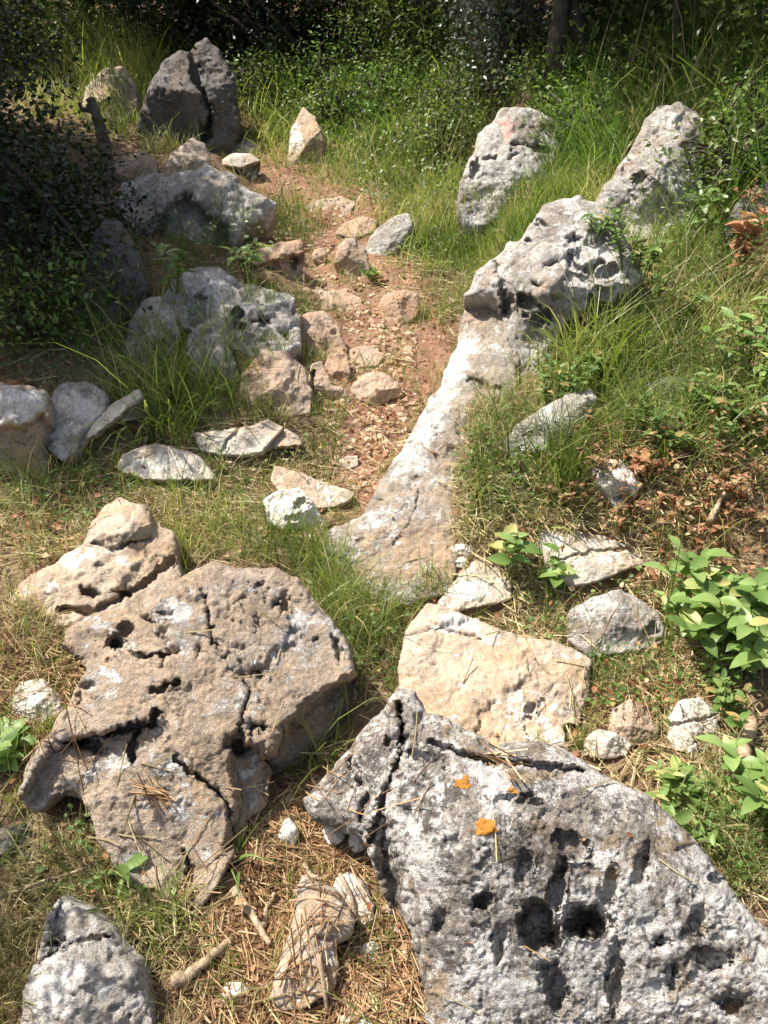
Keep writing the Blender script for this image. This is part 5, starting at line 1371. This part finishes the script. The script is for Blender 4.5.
b_ = np.array([-3.6, 4.4, float(ground_z(np.array([-3.6]), np.array([4.4]))[0])])
root_ = [(0, 0, 1.6, .7, .7, .7)] + lobes_over(b_, [(112, 250, 1.9, .5, .42, .4), (125, 225, 2.1, .5, .34, .4), (40, 290, 1.9, .7, .6, .5), (60, 345, 1.8, .6, .45, .45), (20, 230, 2.2, .6, .6, .5), (70, 200, 2.2, .5, .4, .4), (30, 370, 1.7, .5, .3, .4), (185, 85, 2.4, .40, .36, .5), (195, 125, 2.3, .34, .28, .4), (190, 60, 2.6, .4, .4, .5), (30, 160, 2.4, .5, .4, .4), (85, 320, 1.8, .45, .35, .4), (20, 370, 1.8, .55, .4, .4), (100, 345, 1.7, .35, .22, .3), (100, 270, 2.6, .6, .5, .4), (150, 190, 2.6, .45, .35, .4), (60, 260, 2.9, .8, .7, .4), (60, 330, 2.4, .7, .5, .35), (10, 330, 2.6, .7, .6, .35), (130, 300, 2.5, .35, .3, .3), (40, 180, 2.9, .7, .6, .4), (150, 205, 1.9, .34, .30, .3), (165, 235, 1.9, .34, .28, .3), (190, 215, 2.0, .22, .2, .3), (60, 300, 1.7, .5, .5, .35), (20, 340, 1.6, .5, .4, .35), (90, 370, 1.7, .4, .25, .3), (180, 90, 3.0, .45, .4, .4), (150, 240, 2.2, .35, .22, .3)])
shrub('spreading tree rooted beyond the left edge whose boughs shade the rocks below', b_[0], b_[1], root_, 3400, 26, .045, M_shrub, 'tree', 'tree', trunks=((0, 0, .09), (.2, .2, .06)), seed=43, tmean=.4)
b_ = np.array([-1.9, .35, float(ground_z(np.array([-1.9]), np.array([.35]))[0])])
shrub('leafy bush just beyond the lower left edge, shading the corner grass', b_[0], b_[1], [(0, 0, .5, .4, .35, .5)] + lobes_over(b_, [(10, 850, .9, .16, .14, .2), (-20, 930, .9, .22, .2, .3), (20, 900, 1.0, .10, .10, .15)]), 130, 22, .032, M_olive, trunks=((0, 0, .03),), seed=44)
shrub('sunlit leafy bush in the very top left corner', 22, 70, [(0, 0, .2, .36, .3, .3), (-.3, .2, .5, .5, .4, .5), (.2, .3, .4, .35, .3, .35)], 300, 26, .036, M_olive, trunks=((0, 0, .03),), seed=45, tmean=.6)
# back thicket, left to right
shrub('dark bush closing the top left behind the sunlit grassy slope', 95, 40, [(0, .2, .18, .5, .4, .3), (.5, .3, .3, .6, .4, .4), (-.5, .2, .5, .7, .5, .6), (.2, .4, .9, .8, .6, .6)], 560, 24, .042, M_shrub, trunks=((0, .2, .06), (.3, .2, .05)), seed=11, tmean=.35)
shrub('very dark dense bush overhanging the tall blue-grey boulder', 262, 98, [(-.05, .25, .26, .36, .3, .3), (-.45, .55, .40, .55, .35, .4), (.25, .35, .35, .36, .3, .4), (-.1, .5, .8, .7, .6, .5), (-.6, .7, .8, .6, .5, .6)], 800, 25, .038, M_shrub, trunks=((.1, .2, .05), (.3, .1, .045)), seed=13, tmean=.22)
shrub('dark small-leaved tree with one thin trunk above the slim grey stone', 346, 66, [(0, .3, .5, .6, .4, .4), (-.2, .35, .25, .4, .3, .3), (.25, .4, .3, .4, .3, .35), (0, .2, 1.2, .6, .6, .5)], 460, 25, .038, M_shrub, 'tree', 'tree', trunks=((.0, -.12, .04), (.05, -.05, .025)), seed=17, tmean=.35)
shrub('feathery olive-green shrub between the thin-trunked tree and the silvery shrub', 425, 85, [(0, .1, .22, .34, .26, .3), (.1, .3, .4, .45, .35, .4), (-.25, .3, .35, .3, .3, .35)], 360, 26, .034, M_olive, kind='narrow', trunks=((0, 0, .025),), seed=19, tmean=.6)
shrub('silvery-leaved shrub glinting in the sun behind the boulder with the red mark', 505, 100, [(0, .05, .26, .27, .22, .26), (.0, .1, .46, .28, .26, .26)], 190, 26, .030, M_silver, trunks=((0, 0, .03),), seed=23, tmean=.6)
bb = at([590], [80])[0]
shrub('dark tree with two close trunks behind the tall lush grass', 590, 80, [(-.1, .35, .30, .40, .26, .36), (.35, .35, .35, .4, .3, .4), (0, .3, .9, .7, .5, .5)] + lobes_over(bb, [(640, 40, 1.6, .5, .4, .35), (560, 40, 1.7, .5, .45, .4), (600, 70, 1.7, .5, .4, .35), (480, 20, 1.8, .5, .4, .4)]), 760, 25, .038, M_shrub, 'tree', 'tree', trunks=((-.10, -.06, .042), (.02, -.03, .04), (.13, .05, .036)), seed=29, tmean=.22)
bb = at([684], [80])[0]
shrub('thin-stemmed dark green tree at the top right above the pale pointed boulder', 684, 80, [(-.2, .35, .32, .32, .28, .34), (.3, .3, .30, .40, .3, .32), (0, .3, .9, .7, .5, .5)] + lobes_over(bb, [(720, 60, 1.6, .55, .4, .3), (680, 100, 1.5, .34, .26, .26), (655, 118, 1.5, .14, .14, .14), (740, 110, 1.6, .4, .35, .3), (640, 20, 1.7, .5, .4, .3), (700, 150, 1.5, .2, .15, .2)]), 760, 25, .036, M_olive, 'tree', 'tree', trunks=((0, -.05, .02),), seed=31, tmean=.3)
shrub('leafy green shrub cut off by the right edge of the picture', 800, 110, [(0, 0, .4, .4, .4, .4), (-.1, .3, .8, .5, .5, .5)], 260, 25, .036, M_olive, trunks=((0, 0, .04),), seed=37, tmean=.5)
for k_, (lb, px_, py_) in enumerate([('low olive-green bush at the thicket foot, left of the silvery shrub', 448, 128), ('loose green bush on the grass edge straight above the path end', 385, 118), ('yellowish little bush between the pale-sided upright stone and the thicket', 338, 128),
        ('small leafy bush just right of the boulder with the red mark', 575, 150), ('dense little bush above the tip of the pale pointed boulder', 665, 100), ('low leafy bush at the right edge above the grey rock there', 752, 170), ('small bush in the long grass right of the pale pointed boulder', 722, 205), ('rounded bush in the grass behind the slim grey stone', 318, 108), ('bright bush just left of the boulder with the red mark', 442, 160), ('leafy bush standing between the two close trunks and the silvery shrub', 548, 112), ('dark little bush at the foot of the tall blue-grey boulder, right side', 256, 112), ('bush low against the foot of the left thicket, in front of the dark upright rock', 40, 345)]):
    shrub(lb, px_, py_, [(0, 0, .10, .20, .16, .14), (.08, .06, .20, .16, .14, .14), (-.10, .04, .16, .14, .12, .12)], 60, 22, .026, M_olive if k_ % 2 == 0 else M_herb, trunks=((0, 0, .012),), seed=100 + k_, tmean=.55, name='bush', cat='bush')
# thicket behind them: nothing tells these apart
for k, (x, y) in enumerate([(-4.6, 8.4), (-2.6, 8.2), (-.9, 7.4), (.4, 7.2), (1.5, 6.8), (2.6, 6.5), (3.8, 5.8), (-4.4, 6.2)]):
    shrub('dense dark bush standing in the shade deep in the thicket at the top', x, y, [(0, 0, .6, 1.0, .6, .8), (.5, 0, 1.3, 1.1, .7, .9), (-.5, .1, 1.2, 1.0, .7, .9)], 380, 24, .056, M_shrub, trunks=((0, 0, .07), (.3, .1, .06)), seed=51 + k, tmean=.3, group='bushes deep in the thicket')
# undergrowth herbs at the thicket foot (white-flecked)
M_fleck = leaf_mat('pale_herb', [(0.0, (0.08, 0.12, 0.04)), (0.6, (0.18, 0.24, 0.09)), (1.0, (0.38, 0.42, 0.27))], .3, .5, .4)
P = sample_px([(420, 200, 70, 40, 200), (400, 140, 70, 40, 220), (330, 140, 40, 24, 160), (500, 80, 60, 30, 220), (250, 280, 60, 30, 90), (700, 250, 40, 20, 120), (600, 260, 60, 30, 80), (60, 330, 60, 50, 90), (60, 170, 60, 50, 160)])
P = P[~rock_mask(P)]
n = len(P); P[:, 2] += RNG.uniform(.03, .22, n)
V, Q, A = scatter_leaves(P, RNG.uniform(.014, .026, n), RNG.random(n) * 6.28, RNG.normal(.2, .5, n), RNG.normal(0, .6, n), 'oak')
o = link('herbs', make_mesh('herbs', V, Q, M_fleck, True, {'tint': A})); tag(o, 'pale flecked herb leaves among the grass', 'herbs', kind='stuff')
# ---------------------------------------------------------------- daylight
EL, AZ = R(59.0), R(-72.0)      # sun high, ahead and to the left
S = np.array([math.cos(EL) * math.sin(AZ), math.cos(EL) * math.cos(AZ), math.sin(EL)])
sl = bpy.data.lights.new('sun', 'SUN'); sl.energy = 4.9; sl.angle = R(0.5); sl.color = (1.0, 0.96, 0.90)
so = bpy.data.objects.new('sun', sl); COL.objects.link(so)
so.rotation_euler = Vector((-S).tolist()).to_track_quat('-Z', 'Y').to_euler()
so.location = (S * 30).tolist()
w = bpy.data.worlds.new('World'); scene.world = w; w.use_nodes = True
nt = w.node_tree; bg = nt.nodes['Background']
sky = nt.nodes.new('ShaderNodeTexSky'); sky.sky_type = 'NISHITA'; sky.sun_disc = False
sky.air_density = 1.0; sky.dust_density = 3.5; sky.ozone_density = 0.4
sky.sun_elevation = EL; sky.sun_rotation = AZ
nt.links.new(sky.outputs[0], bg.inputs['Color']); bg.inputs['Strength'].default_value = 0.10
vs = scene.view_settings; vs.view_transform = 'Standard'; vs.look = 'None'; vs.gamma = 1.0; vs.use_curve_mapping = False
vs.exposure = 1.0
scene.cycles.max_bounces = 6; scene.cycles.transparent_max_bounces = 4
scene.cycles.use_adaptive_sampling = True
